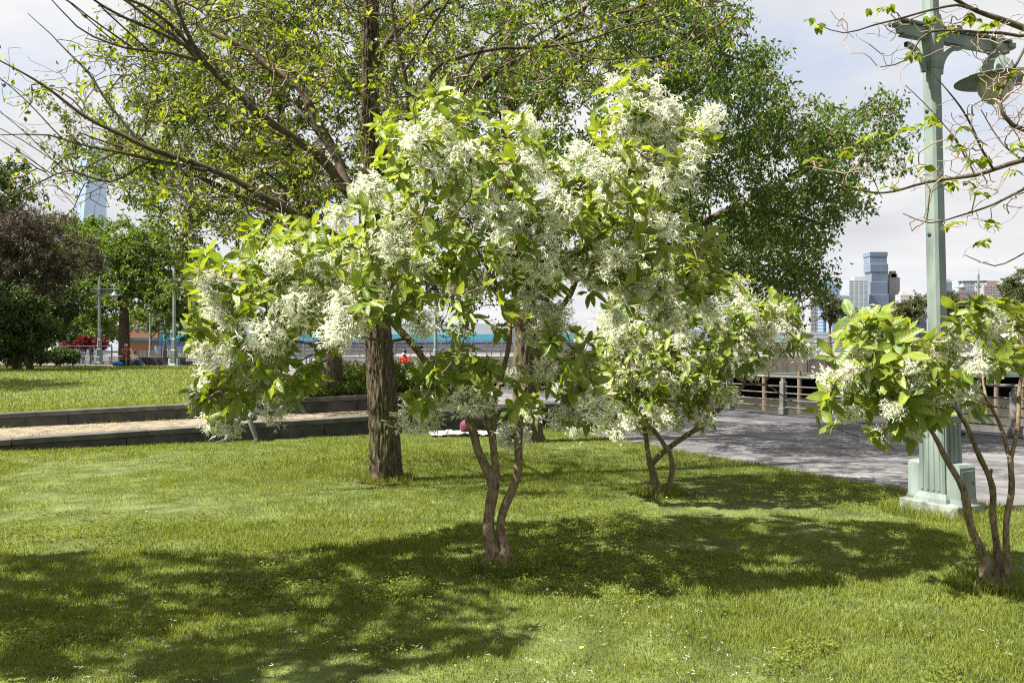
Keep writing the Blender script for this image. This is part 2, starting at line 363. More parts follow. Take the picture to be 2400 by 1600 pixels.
def f_prom(u, v):
    p = TN(-45 + 165 * v, EDGE_N - 0.25 + u * (QUAY_N - EDGE_N + 0.25)); return (p.x, p.y, -0.045)
prom = grid_sheet('promenade', f_prom, 4, 60, M['joint'])
rng = random.Random(5)
slab_me = {}
for key, (ln, wd, m_) in {'l': (1.488, 0.918, M['paver']), 'd': (1.488, 0.788, M['paver_dark'])}.items():
    bm = bmesh.new(); bx(bm, (0, 0, 0), (wd, ln, 0.04), 0, 0.004); slab_me[key] = bm_mesh('paving_slab', bm); slab_me[key].materials.append(m_)
ang = math.atan2(UY, UX) - math.pi / 2
for r_ in range(8):
    key = 'l' if r_ < 6 else 'd'
    n0 = EDGE_N + 0.465 + r_ * 0.93 if r_ < 6 else EDGE_N + 5.58 + 0.40 + (r_ - 6) * 0.80
    for k in range(26):
        t = -1.5 + k * 1.5 + (0.75 if r_ % 2 else 0)
        p = TN(t, n0, -0.022 + rng.uniform(-0.0015, 0.0015))
        o = link('paving_slab', slab_me[key], prom); o.location = p; o.rotation_euler = (0, 0, ang)
# paving carried on beyond the slabs one can tell apart, and the kerb strip by the rail
def f_far(u, v):
    p = TN(37.6 + 80 * v, EDGE_N - 0.2 + u * (7.2 + 0.2)); return (p.x, p.y, -0.004)
tag(grid_sheet('promenade_far', f_far, 2, 30, M['paver']), kind='structure')
def f_kerb(u, v):
    p = TN(-45 + 165 * v, 15.91 + u * (QUAY_N + 0.05 - 15.91)); return (p.x, p.y, 0.012)
tag(grid_sheet('quay_kerb', f_kerb, 1, 40, M['granite']), kind='structure')

# terrace of dry gravel between the two walls
def f_terr(u, v):
    x = -18.0 + u * 18.6
    x2 = x + (x + 18) * (-0.06)
    y1, y2 = w1y(x) + 0.38, w2y(min(x2, -0.5)) + 0.05
    y = y1 + v * max(0.3, y2 - y1)
    return (x * (1 - v) + x2 * v, y, w1top(x) - 0.055 + 0.02 * mnoise.noise((x, y * 2, 0)) - 0.0 * v)
grid_sheet('gravel_terrace', f_terr, 60, 8, M['gravel'])
# the upper lawn, rising gently to the plaza
UL_N, UL_F = ((-24.0, 15.3), (-4.6, 19.35)), ((-95.0, 60.0), (-18.0, 50.0))
def ul(u, v):
    xa = UL_N[0][0] + u * (UL_N[1][0] - UL_N[0][0]); ya = w2y(xa) + 0.36
    xb = UL_F[0][0] + u * (UL_F[1][0] - UL_F[0][0]); yb = UL_F[0][1] + u * (UL_F[1][1] - UL_F[0][1])
    za = w2top(xa) - 0.05
    w = v ** 1.6
    x, y = xa + (xb - xa) * w, ya + (yb - ya) * w
    return (x, y, za + (0.74 - za) * (1 - (1 - w) ** 1.5) + 0.04 * mnoise.noise((x * 0.15, y * 0.15, 7)))
grid_sheet('upper_lawn', ul, 40, 40, M['soil'])
def bed(u, v):
    xa = -4.7 + u * 4.0; ya = w2y(xa) + 0.36; za = w2top(xa) - 0.06
    xb = -18.2 + u * 10.2; yb = 50.0 - u * 17.0
    return (xa + (xb - xa) * v, ya + (yb - ya) * v, za + (0.70 - za) * v - 0.9 * max(0, v - 0.93) * 10 * u)
tag(grid_sheet('planting_bed', bed, 12, 16, M['soil']), kind='structure')
def f_plaza(u, v):
    y = 49.6 + v * 150
    xr = (RAIL_N - 0.4 - NY * y) / NX
    x = -120 + u * (xr + 120)
    z = 0.70 * min(1, max(0, (xr - 3 - x) / 14.0)) * max(0.35, 1 - max(0, y - 58) / 70.0) + 0.004
    return (x, y - (0 if v else 0.3), z)
grid_sheet('plaza', f_plaza, 60, 40, M['paver'])

# ------------------------------------------------------------------ granite walls, stone by stone
def stone_wall(name, label, A, B, topf, zbot, thick, L_cap, L_pan, parent_rz=None):
    A, B = Vector((*A, 0)), Vector((*B, 0)); d = (B - A); L = d.length; d.normalize(); nrm = Vector((-d.y, d.x, 0))
    root = thing(name, label, 'wall', (A.x, A.y, 0))
    def block(nm, s0, s1, zt0, zt1, zb0, zb1, y0, y1, m_):
        bm = bmesh.new()
        P8 = []
        for s, zt, zb in ((s0, zt0, zb0), (s1, zt1, zb1)):
            for yy in (y0, y1):
                for z in (zb, zt): P8.append(bm.verts.new(d * s + nrm * yy + Vector((0, 0, z))))
        for f in ((0, 1, 3, 2), (4, 6, 7, 5), (0, 4, 5, 1), (2, 3, 7, 6), (1, 5, 7, 3), (0, 2, 6, 4)): bm.faces.new([P8[i] for i in f])
        bmesh.ops.recalc_face_normals(bm, faces=bm.faces)
        bmesh.ops.bevel(bm, geom=bm.edges[:], offset=0.006, segments=1, affect='EDGES')
        return link(nm, bm_mesh(nm, bm), root, m_)
    def top(s): return topf((A + d * s).x)
    n = max(1, round(L / L_cap)); w = L / n
    for i in range(n):
        s0, s1 = i * w + 0.004, (i + 1) * w - 0.004
        block('coping_stone', s0, s1, top(s0), top(s1), top(s0) - 0.10, top(s1) - 0.10, -0.02, thick, M['granite_top'])
    n = max(1, round(L / L_pan)); w = L / n
    for i in range(n):
        s0, s1 = i * w + 0.004, (i + 1) * w - 0.004
        block('wall_panel', s0, s1, top(s0) - 0.104, top(s1) - 0.104, zbot(s0), zbot(s1), 0.0 + rng.uniform(-.002, .002), thick - 0.03, M['granite'])
    return root
stone_wall('granite_wall', 'low dark granite seat wall along the near lawn, nearer of two', W1[0], W1[1], w1top, lambda s: -0.35, 0.40, 2.15, 1.75)
stone_wall('granite_wall', 'farther dark granite wall above the dry gravel strip', W2[0], W2[1], w2top, lambda s: -0.05, 0.38, 2.3, 1.5)
stone_wall('granite_wall', 'short dark granite return wall at the end of the planting bed', (-0.55, 20.2), (-3.6, 26.6), lambda x: 0.78, lambda s: -0.05, 0.38, 2.3, 1.6)

# ------------------------------------------------------------------ railing along the quay
root = thing('quay_railing', 'grey steel railing with square posts along the river promenade', 'railing', TN(-6, RAIL_N, 0.012))
bm = bmesh.new(); bx(bm, (0, 0, 0.09), (0.20, 0.20, 0.18), 0, 0.012); bx(bm, (0, 0, 0.52), (0.145, 0.145, 0.70), 0, 0.012)
prism(bm, [(0.06 * math.cos(k * math.pi / 4), 0.06 * math.sin(k * math.pi / 4)) for k in range(8)], 0.87, 0.955)
post_me = bm_mesh('rail_post', bm); post_me.materials.append(M['railpost'])
SP = 2.1
def rail_me(r, ln, m_):
    V, F = tube_arrays([(np.array([[0, 0.0, 0], [0, ln, 0]]), [r, r])], 8)
    me = fast_mesh('rail', V, F); me.materials.append(m_); return me
me_top, me_low = rail_me(0.036, SP, M['steel']), rail_me(0.019, SP - 0.14, M['steel'])
rz = ang
for k in range(42):
    o = link('rail_post', post_me, root); o.location = TN(k * SP, 0, 0); o.rotation_euler = (0, 0, rz)
    if k < 41:
        o = link('top_rail', me_top, root); o.location = TN(k * SP, 0, 0.985); o.rotation_euler = (0, 0, rz)
        if k < 26:
            for z in (0.20, 0.38, 0.56, 0.74):
                o = link('rail', me_low, root); o.location = TN(k * SP + 0.07, 0, z); o.rotation_euler = (0, 0, rz)

# ------------------------------------------------------------------ the pier across the basin
PY, PX0, PX1, PZ = 68.0, -15.0, 95.0, 1.22
pier = thing('pier', 'long pier on timber piles with stained concrete edge across the water', 'pier', (PX0, PY, 0))
def pier_box(nm, c, s, m_, bevel=0.0): return box_obj(nm, (c[0] - PX0, c[1] - PY, c[2]), s, m_, pier, 0, bevel)
pier_box('deck', ((PX0 + PX1) / 2, PY + 75.1, PZ - 0.16), (PX1 - PX0, 150, 0.30), M['concrete'])
pw = 5.5
for k in range(int((PX1 - PX0) / pw)):
    x = PX0 + (k + 0.5) * pw
    pier_box('edge_panel', (x, PY - 0.02 + 0.01 * (k % 2), PZ - 0.80), (pw - 0.06, 0.34, 1.16), M['concrete_stain'], 0.01)
    pier_box('waler_beam', (x, PY - 0.26, -0.28), (pw - 0.03, 0.30, 0.34), M['waler'], 0.01)
pier_box('underdeck_shade', ((PX0 + PX1) / 2, PY + 6, -1.2), (PX1 - PX0, 1.0, 3.6), M['void'])  # near-black block painting in the shade beneath the deck
for k in range(42):
    x = PX0 + 1.0 + k * 2.6 + rng.uniform(-0.3, 0.3)
    V, F = tube_arrays([(np.array([[0, 0, -3.4], [rng.uniform(-.08, .08), 0, -1.5], [rng.uniform(-.1, .1), 0.0, rng.choice([0.05, -0.1, -0.12])]]), [0.19, 0.18, 0.16])], 9)
    o = link('pile', fast_mesh('pile', V, F), pier, M['pile']); o.location = (x - PX0, -0.62 + rng.uniform(-0.1, 0.1), 0)
pr = thing('pier_railing', 'thin grey railing along the edge of the pier', 'railing', (PX0, PY + 0.3, PZ))
pp = bmesh.new(); bx(pp, (0, 0, 0.55), (0.10, 0.08, 1.1)); pp = bm_mesh('rail_post', pp); pp.materials.append(M['steel'])
ln = PX1 - PX0
for k in range(40):
    o = link('rail_post', pp, pr); o.location = (k * ln / 39.0, 0, 0)
for z, r in ((1.08, 0.05), (0.82, 0.025), (0.58, 0.025), (0.34, 0.025)):
    V, F = tube_arrays([(np.array([[0, 0, z], [ln, 0, z]]), [r, r])], 6); link('rail', fast_mesh('rail', V, F), pr, M['steel'])

# ------------------------------------------------------------------ buildings
def glass(name, c, rough=0.12, var=0.15, sc=0.06, metal=0.0): return mat(name, c, rough, metal=metal, spec=0.8, var=var, scale=sc, coord='World')
B_blue = glass('blue_tower_glass', (0.085, 0.130, 0.205)); B_pale = mat('pale_facade', (0.29, 0.32, 0.35), 0.5); B_pale2 = mat('white_facade', (0.36, 0.38, 0.39), 0.5)  # facade tones kept pale, partly in place of distance haze
B_tan = mat('tan_facade', (0.30, 0.24, 0.20), 0.7); B_brown = mat('brown_brick_facade', (0.27, 0.19, 0.18), 0.8); B_grey = mat('grey_facade', (0.30, 0.33, 0.37), 0.6)
B_red = mat('reddish_facade', (0.36, 0.24, 0.22), 0.8); G_dark = glass('dark_window_glass', (0.12, 0.16, 0.22)); G_mid = glass('mid_window_glass', (0.24, 0.31, 0.40)); G_blue2 = glass('steel_blue_glass', (0.20, 0.29, 0.42))
def tower(label, px0, px1, ytop, d, mw, mg, floors=24, cols=0, depth=None, segs=None, cap=None, fh=0.5, name='tower_block'):
    x0, x1 = (px0 - 1200) / FPX * d, (px1 - 1200) / FPX * d
    w = x1 - x0; H = (HOR - ytop) / FPX * d + CAMZ + 2.0; dp = depth or w * 0.9
    root = thing(name, label, 'building', ((x0 + x1) / 2, d + dp / 2, -2.0))
    root.rotation_euler = (0, 0, 0.0)
    segs = segs or [(0.0, 1.0, 0.0, 1.0)]
    for a, b_, off, sw in segs:
        box_obj('wall', (off * w, 0, H * (a + b_) / 2), (w * sw, dp * sw, H * (b_ - a)), mw, root)
    bm = bmesh.new()
    for a, b_, off, sw in segs:
        nfl = max(2, int(floors * (b_ - a)))
        for k in range(nfl):
            z = H * (a + (b_ - a) * (k + 0.5) / nfl); h = H * (b_ - a) / nfl * fh
            if cols:
                cw = w * sw / cols
                for c in range(cols): bx(bm, (off * w + (c + 0.5) * cw - w * sw / 2, 0, z), (cw * 0.58, dp * sw + 0.5, h))
            else: bx(bm, (off * w, 0, z), (w * sw * 0.97, dp * sw + 0.5, h))
            bx(bm, (off * w, 0, z), (w * sw + 0.5, dp * sw * 0.94, h))
    link('window_band', bm_mesh('window_band', bm), root, mg)
    if cap:
        for (cx_, cw_, ch_) in cap: box_obj('roof_block', (cx_ * w, 0, H + ch_ / 2), (cw_ * w, dp * 0.6, ch_), mw, root)
    return root
D = 1500.0
tower('blue glass tower with a stepped top behind the far riverside trees', 1929, 1968, 663, D, G_blue2, B_blue, 22, cols=4, cap=[(-0.2, 0.5, 8)])
tower('wide low blue glass slab left of the white glass tower', 1950, 1990, 692, D * 0.97, B_grey, G_blue2, 18, cols=8, fh=0.75)
tower('white and glass tower with balconies left of the tallest tower', 1990, 2034, 656, D, B_pale2, G_mid, 30, cols=4, cap=[(0.15, 0.6, 6)])
tower('tallest blue glass skyscraper of shifted stacked blocks', 2040, 2083, 590, D * 1.02, B_grey, B_blue, 52,
      segs=[(0.0, 0.30, 0.0, 1.0), (0.30, 0.42, 0.03, 0.93), (0.42, 0.575, 0.0, 1.0), (0.575, 0.70, -0.03, 0.95), (0.70, 0.80, 0.02, 0.92), (0.80, 0.88, -0.02, 0.99), (0.88, 0.955, -0.05, 0.93), (0.955, 1.0, -0.05, 0.99)], fh=0.66)
tower('slim tan tower squeezed left of the tallest skyscraper', 2032, 2041, 656, D * 1.06, B_tan, G_mid, 26, cols=2)
tower('tan tower with a stepped crown right of the tallest skyscraper', 2084, 2109, 650, D * 1.03, B_tan, G_mid, 34, cols=5, cap=[(0.0, 0.72, 7), (0.0, 0.45, 12)])
tower('low pale beige block right of the stepped tan tower', 2110, 2139, 690, D, mat('beige_facade', (0.50, 0.44, 0.40), 0.7), G_mid, 16, cols=5, cap=[(-0.1, 0.4, 5)])
tower('low tan block at the foot of the stepped tan tower', 2086, 2124, 716, D * 0.96, B_tan, G_mid, 12, cols=7)
tower('pale grey striped tower just right of the lamp post', 2202, 2231, 658, D, B_grey, G_dark, 3, cols=9, fh=0.9, cap=[(0.1, 0.7, 3)])
tower('pale grey slab tower behind the pier lamp', 2247, 2284, 659, D * 1.04, B_pale, G_mid, 22, cols=6)
tower('wide dark brown block under construction below the pale slab', 2244, 2291, 682, D * 0.98, B_brown, G_dark, 14, cols=8)
tower('brown brick tower with a boxy roof right of the pier lamp', 2306, 2349, 668, D, B_brown, G_mid, 24, cols=7, cap=[(0.05, 0.6, 8)])
tower('narrow dark brown block right of the brown brick tower', 2349, 2358, 688, D * 1.02, B_brown, G_dark, 16, cols=2)
tower('reddish tower at the right edge of the skyline', 2366, 2408, 672, D, B_red, G_mid, 26, cols=5)
tower('distant pale tower low behind the lamp post shaft', 2146, 2172, 700, D * 1.05, B_pale, G_mid, 14, cols=4)
tower('distant grey tower between the striped tower and the pale slab', 2232, 2245, 694, D * 1.05, B_grey, G_mid, 14, cols=3)
tower('distant beige block left of the blue glass tower', 1900, 1930, 700, D * 1.03, B_tan, G_mid, 14, cols=5)
tower('blue glass office block seen through the second fringe tree', 1700, 1734, 702, D * 0.9, B_pale, G_blue2, 4, cols=5, fh=0.92)
tower('white striped block beside the blue office block', 1685, 1700, 706, D * 0.92, B_pale2, G_mid, 26)
tower('long pale low building on the far bank', 1500, 1690, 772, D * 0.9, B_pale, G_mid, 5, cols=40)
tower('long low white building on the far bank near the skyline', 1760, 1960, 778, D * 0.9, B_pale2, G_mid, 5, cols=40)
bm = bmesh.new(); prism(bm, [(-700, 1250), (2200, 1250), (2200, 2600), (-700, 2600)], -2.6, 0.0)
tag(link('far_shore', bm_mesh('far_shore', bm), None, M['leaf_far']), kind='structure')

# faceted glass skyscraper on the left
d = 1200.0; cx = (199 - 1200) / FPX * d; w = 66 / FPX * d / 2 * 1.02; H = (HOR - 330) / FPX * d
root = thing('glass_skyscraper', 'very tall tapering blue glass skyscraper behind the left trees', 'building', (cx, d + w, -2))
bm = bmesh.new(); zb = 56.0
rot = 0.32
def sq(r, a0, z): return [bm.verts.new((r * math.cos(a0 + k * math.pi / 2), r * math.sin(a0 + k * math.pi / 2), z)) for k in range(4)]
b0 = sq(w * 1.30, math.pi / 4 + rot, 0); b1 = sq(w * 1.30, math.pi / 4 + rot, zb); t1 = sq(w * 0.95, rot, H)
for k in range(4):
    k2 = (k + 1) % 4
    bm.faces.new((b0[k], b0[k2], b1[k2], b1[k])); bm.faces.new((b1[k], b1[k2], t1[k2])); bm.faces.new((b1[k], t1[k2], t1[k]))
bm.faces.new(t1)
gm = bpy.data.materials.new('skyscraper_glass'); gm.use_nodes = True
t = gm.node_tree; bs = t.nodes['Principled BSDF']; bs.inputs['Roughness'].default_value = 0.12; bs.inputs['Metallic'].default_value = 0.55
g = N(t, 'ShaderNodeTexCoord'); wv = N(t, 'ShaderNodeTexWave', wave_type='BANDS', bands_direction='Z'); wv.inputs['Scale'].default_value = 0.28; wv.inputs['Distortion'].default_value = 0
t.links.new(g.outputs['Object'], wv.inputs['Vector'])
nz = N(t, 'ShaderNodeTexNoise'); nz.inputs['Scale'].default_value = 0.03; mp = N(t, 'ShaderNodeMapping'); mp.inputs['Scale'].default_value = (1, 1, 0.15)
t.links.new(g.outputs['Object'], mp.inputs[0]); t.links.new(mp.outputs[0], nz.inputs['Vector'])
rr = N(t, 'ShaderNodeValToRGB'); rr.color_ramp.elements[0].color = (0.36, 0.46, 0.62, 1); rr.color_ramp.elements[1].color = (0.52, 0.62, 0.76, 1)
mxn = N(t, 'ShaderNodeMix', data_type='FLOAT'); mxn.inputs['Factor'].default_value = 0.35
t.links.new(nz.outputs['Fac'], mxn.inputs['A']); t.links.new(wv.outputs['Fac'], mxn.inputs['B'])
t.links.new(mxn.outputs['Result'], rr.inputs[0]); t.links.new(rr.outputs[0], bs.inputs['Base Color'])
link('glass_facade', bm_mesh('glass_facade', bm), root, gm)
bm = bmesh.new()
for k in range(22):
    f = (k + 1) / 23.0
    bx(bm, (0, 0, zb * 0.25 + 0 * f), (0.1, 0.1, 0.1))
bm.free()
bm = bmesh.new(); lathe(bm, [(3.0, 0), (2.0, 12), (0.9, 40), (0.2, 90)], 10, (0, 0, H)); link('mast', bm_mesh('mast', bm), root, B_grey)

# long pier building with cyan and navy bands
d = 150.0; root = thing('pier_building', 'long low building with cyan and navy bands and a brick end', 'building', (-70, d, 0.4))
m_cyan = mat('cyan_panels', (0.06, 0.27, 0.34), 0.5, var=0.06, scale=0.2); m_navy = mat('navy_band', (0.02, 0.045, 0.20), 0.5); m_orange = mat('orange_brick', (0.24, 0.12, 0.07), 0.8, var=0.15, scale=2)
m_sid = mat('pale_siding', (0.33, 0.36, 0.39), 0.5, var=0.05, scale=0.3)
def pb(nm, x0, x1, z0, z1, m_, y=0.0, dp=18.0): return box_obj(nm, ((x0 + x1) / 2 + 70, y + dp / 2, (z0 + z1) / 2), (x1 - x0, dp, z1 - z0), m_, root)
for k in range(8):
    x0 = -62 + k * 9.2; pb('siding_panel', x0 + 0.03, x0 + 9.17, 4.1, 5.9, m_sid)
    pb('cyan_band', x0 + 0.03, x0 + 9.17, 2.95, 4.1, m_cyan, -0.3); pb('navy_band', x0 + 0.02, x0 + 9.18, 2.3, 2.95, m_navy, -0.45)
    pb('bay_front', x0 + 0.3, x0 + 8.9, 0.0, 2.3, B_pale if k % 2 else m_sid, 0.4)
    pb('bay_door', x0 + 3.0, x0 + 6.4, 0.0, 2.0, G_mid, 0.3, 0.2)
br = pb('brick_end', -68.4, -62.03, 3.4, 8.2, m_orange, -0.5)
pb('cyan_band', -68.0, -62.03, 2.95, 3.4, m_cyan, -0.3); pb('bay_front', -68.0, -62.05, 0, 2.95, m_orange, 0.3)
for k in range(4): pb('window', -67.7 + k * 1.45, -66.9 + k * 1.45, 4.9, 6.0, G_dark, -0.62, 0.2)

# ------------------------------------------------------------------ plant building
BIG_V, BIG_F = [], []
_ys = [0.0, 0.10, 0.30, 0.55, 0.80, 1.0]; _ws = [0.0, 0.105, 0.205, 0.225, 0.13, 0.0]
_mid, _lf, _rt = [], [], []
for y_, w_ in zip(_ys, _ws):
    z_ = -0.20 * y_ * y_ + 0.03 * math.sin(y_ * 7)
    _mid.append(len(BIG_V)); BIG_V.append((0, y_, z_))
    if w_ > 0:
        _lf.append(len(BIG_V)); BIG_V.append((-w_, y_ + 0.03, z_ + 0.30 * w_)); _rt.append(len(BIG_V)); BIG_V.append((w_, y_ + 0.03, z_ + 0.26 * w_))
    else: _lf.append(_mid[-1]); _rt.append(_mid[-1])
for i in range(5):
    for s_, q in ((0, _lf), (1, _rt)):
        quad = [_mid[i], _mid[i + 1], q[i + 1], q[i]] if s_ == 0 else [_mid[i], q[i], q[i + 1], _mid[i + 1]]
        u = []
        for v_ in quad:
            if v_ not in u: u.append(v_)
        if len(u) == 3: BIG_F.append(u)
        else: BIG_F += [[u[0], u[1], u[2]], [u[0], u[2], u[3]]]
BIG_V, BIG_F = np.array(BIG_V), np.array(BIG_F)
def leaf_shape(curl, twist, wide, fold, sway):
    V = BIG_V.copy(); y = V[:, 1]
    V[:, 0] *= wide; V[:, 2] = (V[:, 2] + 0.20 * y * y) * fold - curl * y * y + 0.035 * np.sin(y * 9 + V[:, 0] * 14)
    a_ = twist * y; x_, z_ = V[:, 0].copy(), V[:, 2].copy()
    V[:, 0] = x_ * np.cos(a_) - z_ * np.sin(a_) + sway * y * y; V[:, 2] = x_ * np.sin(a_) + z_ * np.cos(a_)
    return V
LEAF_T = [leaf_shape(*q) for q in ((.18, .1, 1.0, 1.0, .05), (.42, -.35, .92, 1.5, -.08), (.02, .4, 1.08, .7, .1), (.60, .2, .85, 1.7, .04), (.28, -.6, 1.1, .8, -.12), (-.12, .15, .95, 1.2, .0))]
SM_V = np.array([(0, 0, 0), (-0.24, 0.45, 0.07), (0, 1, -0.10), (0.24, 0.45, 0.07)]); SM_F = np.array([(0, 2, 1), (0, 3, 2)])
MD_V = np.array([(0, 0, 0), (-0.27, 0.38, 0.08), (-0.17, 0.72, 0.03), (0, 1, -0.14), (0.17, 0.72, 0.03), (0.27, 0.38, 0.08), (0, 0.5, -0.02)])
MD_F = np.array([(6, 1, 0), (6, 2, 1), (6, 3, 2), (6, 4, 3), (6, 5, 4), (6, 0, 5)])
ND_V = np.array([(-0.05, 0, 0), (0.05, 0, 0), (0.0, 1, 0)]); ND_F = np.array([(0, 1, 2)])

def unit(v): return v / (np.linalg.norm(v, axis=-1, keepdims=True) + 1e-9)
def frames(dirs, nrm):
    y = unit(dirs); x = unit(np.cross(y, nrm)); z = np.cross(x, y)
    return np.stack([x, y, z], -1)          # columns
def leaf_arrays(TV, TF, pos, dirs, nrm, sc):
    R = frames(dirs, nrm)
    V = np.einsum('nij,vj->nvi', R, TV) * sc[:, None, None] + pos[:, None, :]
    F = TF[None] + (np.arange(len(pos)) * len(TV))[:, None, None]
    return V.reshape(-1, 3), F.reshape(-1, TF.shape[1])
def sample_blobs(blobs, n, g, d0, span, centre=None, ext=None, spacing=0.0, clumps=0, csize=0.5):
    """points through the crown's volume: blobs are discs in the photo, depth spread round d0"""
    bl = np.array([(b[0], b[1], b[2], b[3] if len(b) > 3 else 1.0) for b in blobs], float)
    w = bl[:, 2] ** 2 * bl[:, 3]; w /= w.sum()
    cen = np.array(centre) if centre is not None else np.average(bl[:, :2], axis=0, weights=w)
    ex = ext or np.max(np.abs(bl[:, :2] - cen) + bl[:, 2:3])
    def draw(m):
        k = g.choice(len(bl), m, p=w)
        a = g.uniform(0, 2 * np.pi, m); r = bl[k, 2] * np.sqrt(g.uniform(0, 1, m))
        px, py = bl[k, 0] + r * np.cos(a), bl[k, 1] + r * np.sin(a)
        rho = np.hypot(px - cen[0], py - cen[1]) / ex
        d = d0 + g.uniform(-1, 1, m) * span * np.sqrt(np.clip(1 - rho ** 2, 0.06, 1))
        return np.stack([(px - 1200) / FPX * d, d, CAMZ + (HOR - py) / FPX * d], -1), k
    if clumps:
        C, k = draw(clumps)
        idx = g.integers(0, clumps, n)
        off = g.normal(0, 1, (n, 3)) * csize * np.array([1, 1, 0.55]) * 0.55
        return C[idx] + off, k[idx]
    pts, ks = [], []
    if spacing <= 0: return draw(n)
    grid, tries = [], 0
    while len(pts) < n and tries < 60:
        X, k = draw(400); tries += 1
        for x, kk in zip(X, k):
            if len(pts) >= n: break
            if pts and np.min(np.sum((np.array(pts[-4000:]) - x) ** 2, 1)) < spacing ** 2: continue
            pts.append(x); ks.append(kk)
    return np.array(pts), np.array(ks)

def grow(limbs, terms, g, seg=0.12, r_tip=0.002, pexp=0.48, bend=0.35, upw=0.5, rmax=0.03, wob=0.06):
    """limbs: list of (points, radii) laid by hand; twigs grow from the nearest wood to each shoot tip"""
    pos, par, rman = [], [], []
    limb_chains = []
    for pts, rad in limbs:
        p, r = smooth_path(pts, rad, seg)
        limb_chains.append((p, r)); s = len(pos)
        if s:
            q = np.array(pos); root = int(np.argmin(np.sum((q - p[0]) ** 2, 1)))
        else: root = -1
        for i in range(len(p)): pos.append(p[i]); par.append(root if i == 0 else s + i - 1); rman.append(r[i])
    cap = len(pos) + len(terms) * 14 + 10
    A = np.zeros((cap, 3)); A[:len(pos)] = pos; n = len(pos); n0 = n
    L0 = A[:n0]
    dist0 = np.array([np.min(np.sum((L0 - t) ** 2, 1)) for t in terms])
    order = np.argsort(dist0)
    chains_idx = []; tdir = np.zeros((len(terms), 3)); cnt = [0] * cap
    for ti in order:
        t = terms[ti]; df = t - A[:n]; dd = np.sqrt((df * df).sum(1))
        cost = dd + upw * np.maximum(0, -df[:, 2])
        j = int(np.argmin(cost)); a = A[j]; L = dd[j]
        if L < 0.02: tdir[ti] = (0, 0, 1); continue
        pj = par[j]
        pd = unit(a - A[pj]) if pj >= 0 else np.array([0, 0, 1.0])
        c = a + pd * L * bend + (t - a) * 0.30 + g.normal(0, 1, 3) * L * wob + np.array([0, 0, 0.05 * L])
        m = int(min(10, max(2, math.ceil(L / seg))))
        idx = [j]
        for k in range(1, m + 1):
            s = k / m
            p = (1 - s) ** 2 * a + 2 * s * (1 - s) * c + s * s * t
            if k < m: p = p + g.normal(0, 1, 3) * L / m * wob
            A[n] = p; par.append(idx[-1]); idx.append(n); n += 1
        chains_idx.append(idx); cnt[idx[-1]] += 1
        tdir[ti] = unit(A[idx[-1]] - A[idx[-2]])
    for i in range(n - 1, -1, -1):
        if par[i] >= 0: cnt[par[i]] += cnt[i]
    tw = []
    for idx in chains_idx:
        r = np.array([r_tip * max(1, cnt[i]) ** pexp for i in idx])
        r[0] = r[1]
        cap_r = rman[idx[0]] * 0.75 if idx[0] < n0 else rmax
        tw.append((A[idx], np.minimum(r, max(cap_r, r_tip * 1.5))))
    return limb_chains, tw, tdir
def join_tubes(groups):
    Vs, Fs, o = [], [], 0
    for ch, sides in groups:
        if not ch: continue
        V, F = tube_arrays(ch, sides); Vs.append(V); Fs.append(F + o); o += len(V)
    return np.concatenate(Vs), np.concatenate(Fs)
def bark_trunk(pts, rad, sides=64, step=0.035, amp=0.018, freq=7.0, flare=0.0, flare_h=0.35, lobes=5, seed=0.0):
    p, r = smooth_path(pts, rad, step); n = len(p)
    V, F = tube_arrays([(p, r)], sides)
    V = V.reshape(n, sides, 3)
    z0 = p[0][2]
    for i in range(n):
        h = p[i][2] - z0
        for j in range(sides):
            a = 2 * math.pi * j / sides
            q = (math.cos(a) * freq * 0.5 + seed, math.sin(a) * freq * 0.5, h * 3.2)
            rid = 1 - 2.2 * abs(mnoise.noise(q)); rid += 0.5 * (1 - 2 * abs(mnoise.noise((q[0] * 2.1, q[1] * 2.1, q[2] * 2.3 + 5))))
            k = 1.0
            if flare: k += flare * math.exp(-h / flare_h * 2.0) * (0.65 + 0.5 * math.cos(lobes * a + seed * 3 + 0.8 * math.sin(2 * a)))
            dv = V[i, j] - p[i]; L = np.linalg.norm(dv) + 1e-9
            V[i, j] = p[i] + dv / L * (L * k + amp * (rid - 0.6))
    return V.reshape(-1, 3), F
def PL(lst, d):
    """photo pixels (px, py[, depth offset]) of a limb -> world points"""
    return [tuple(P(a[0], a[1], d + (a[2] if len(a) > 2 else 0.0))) for a in lst]

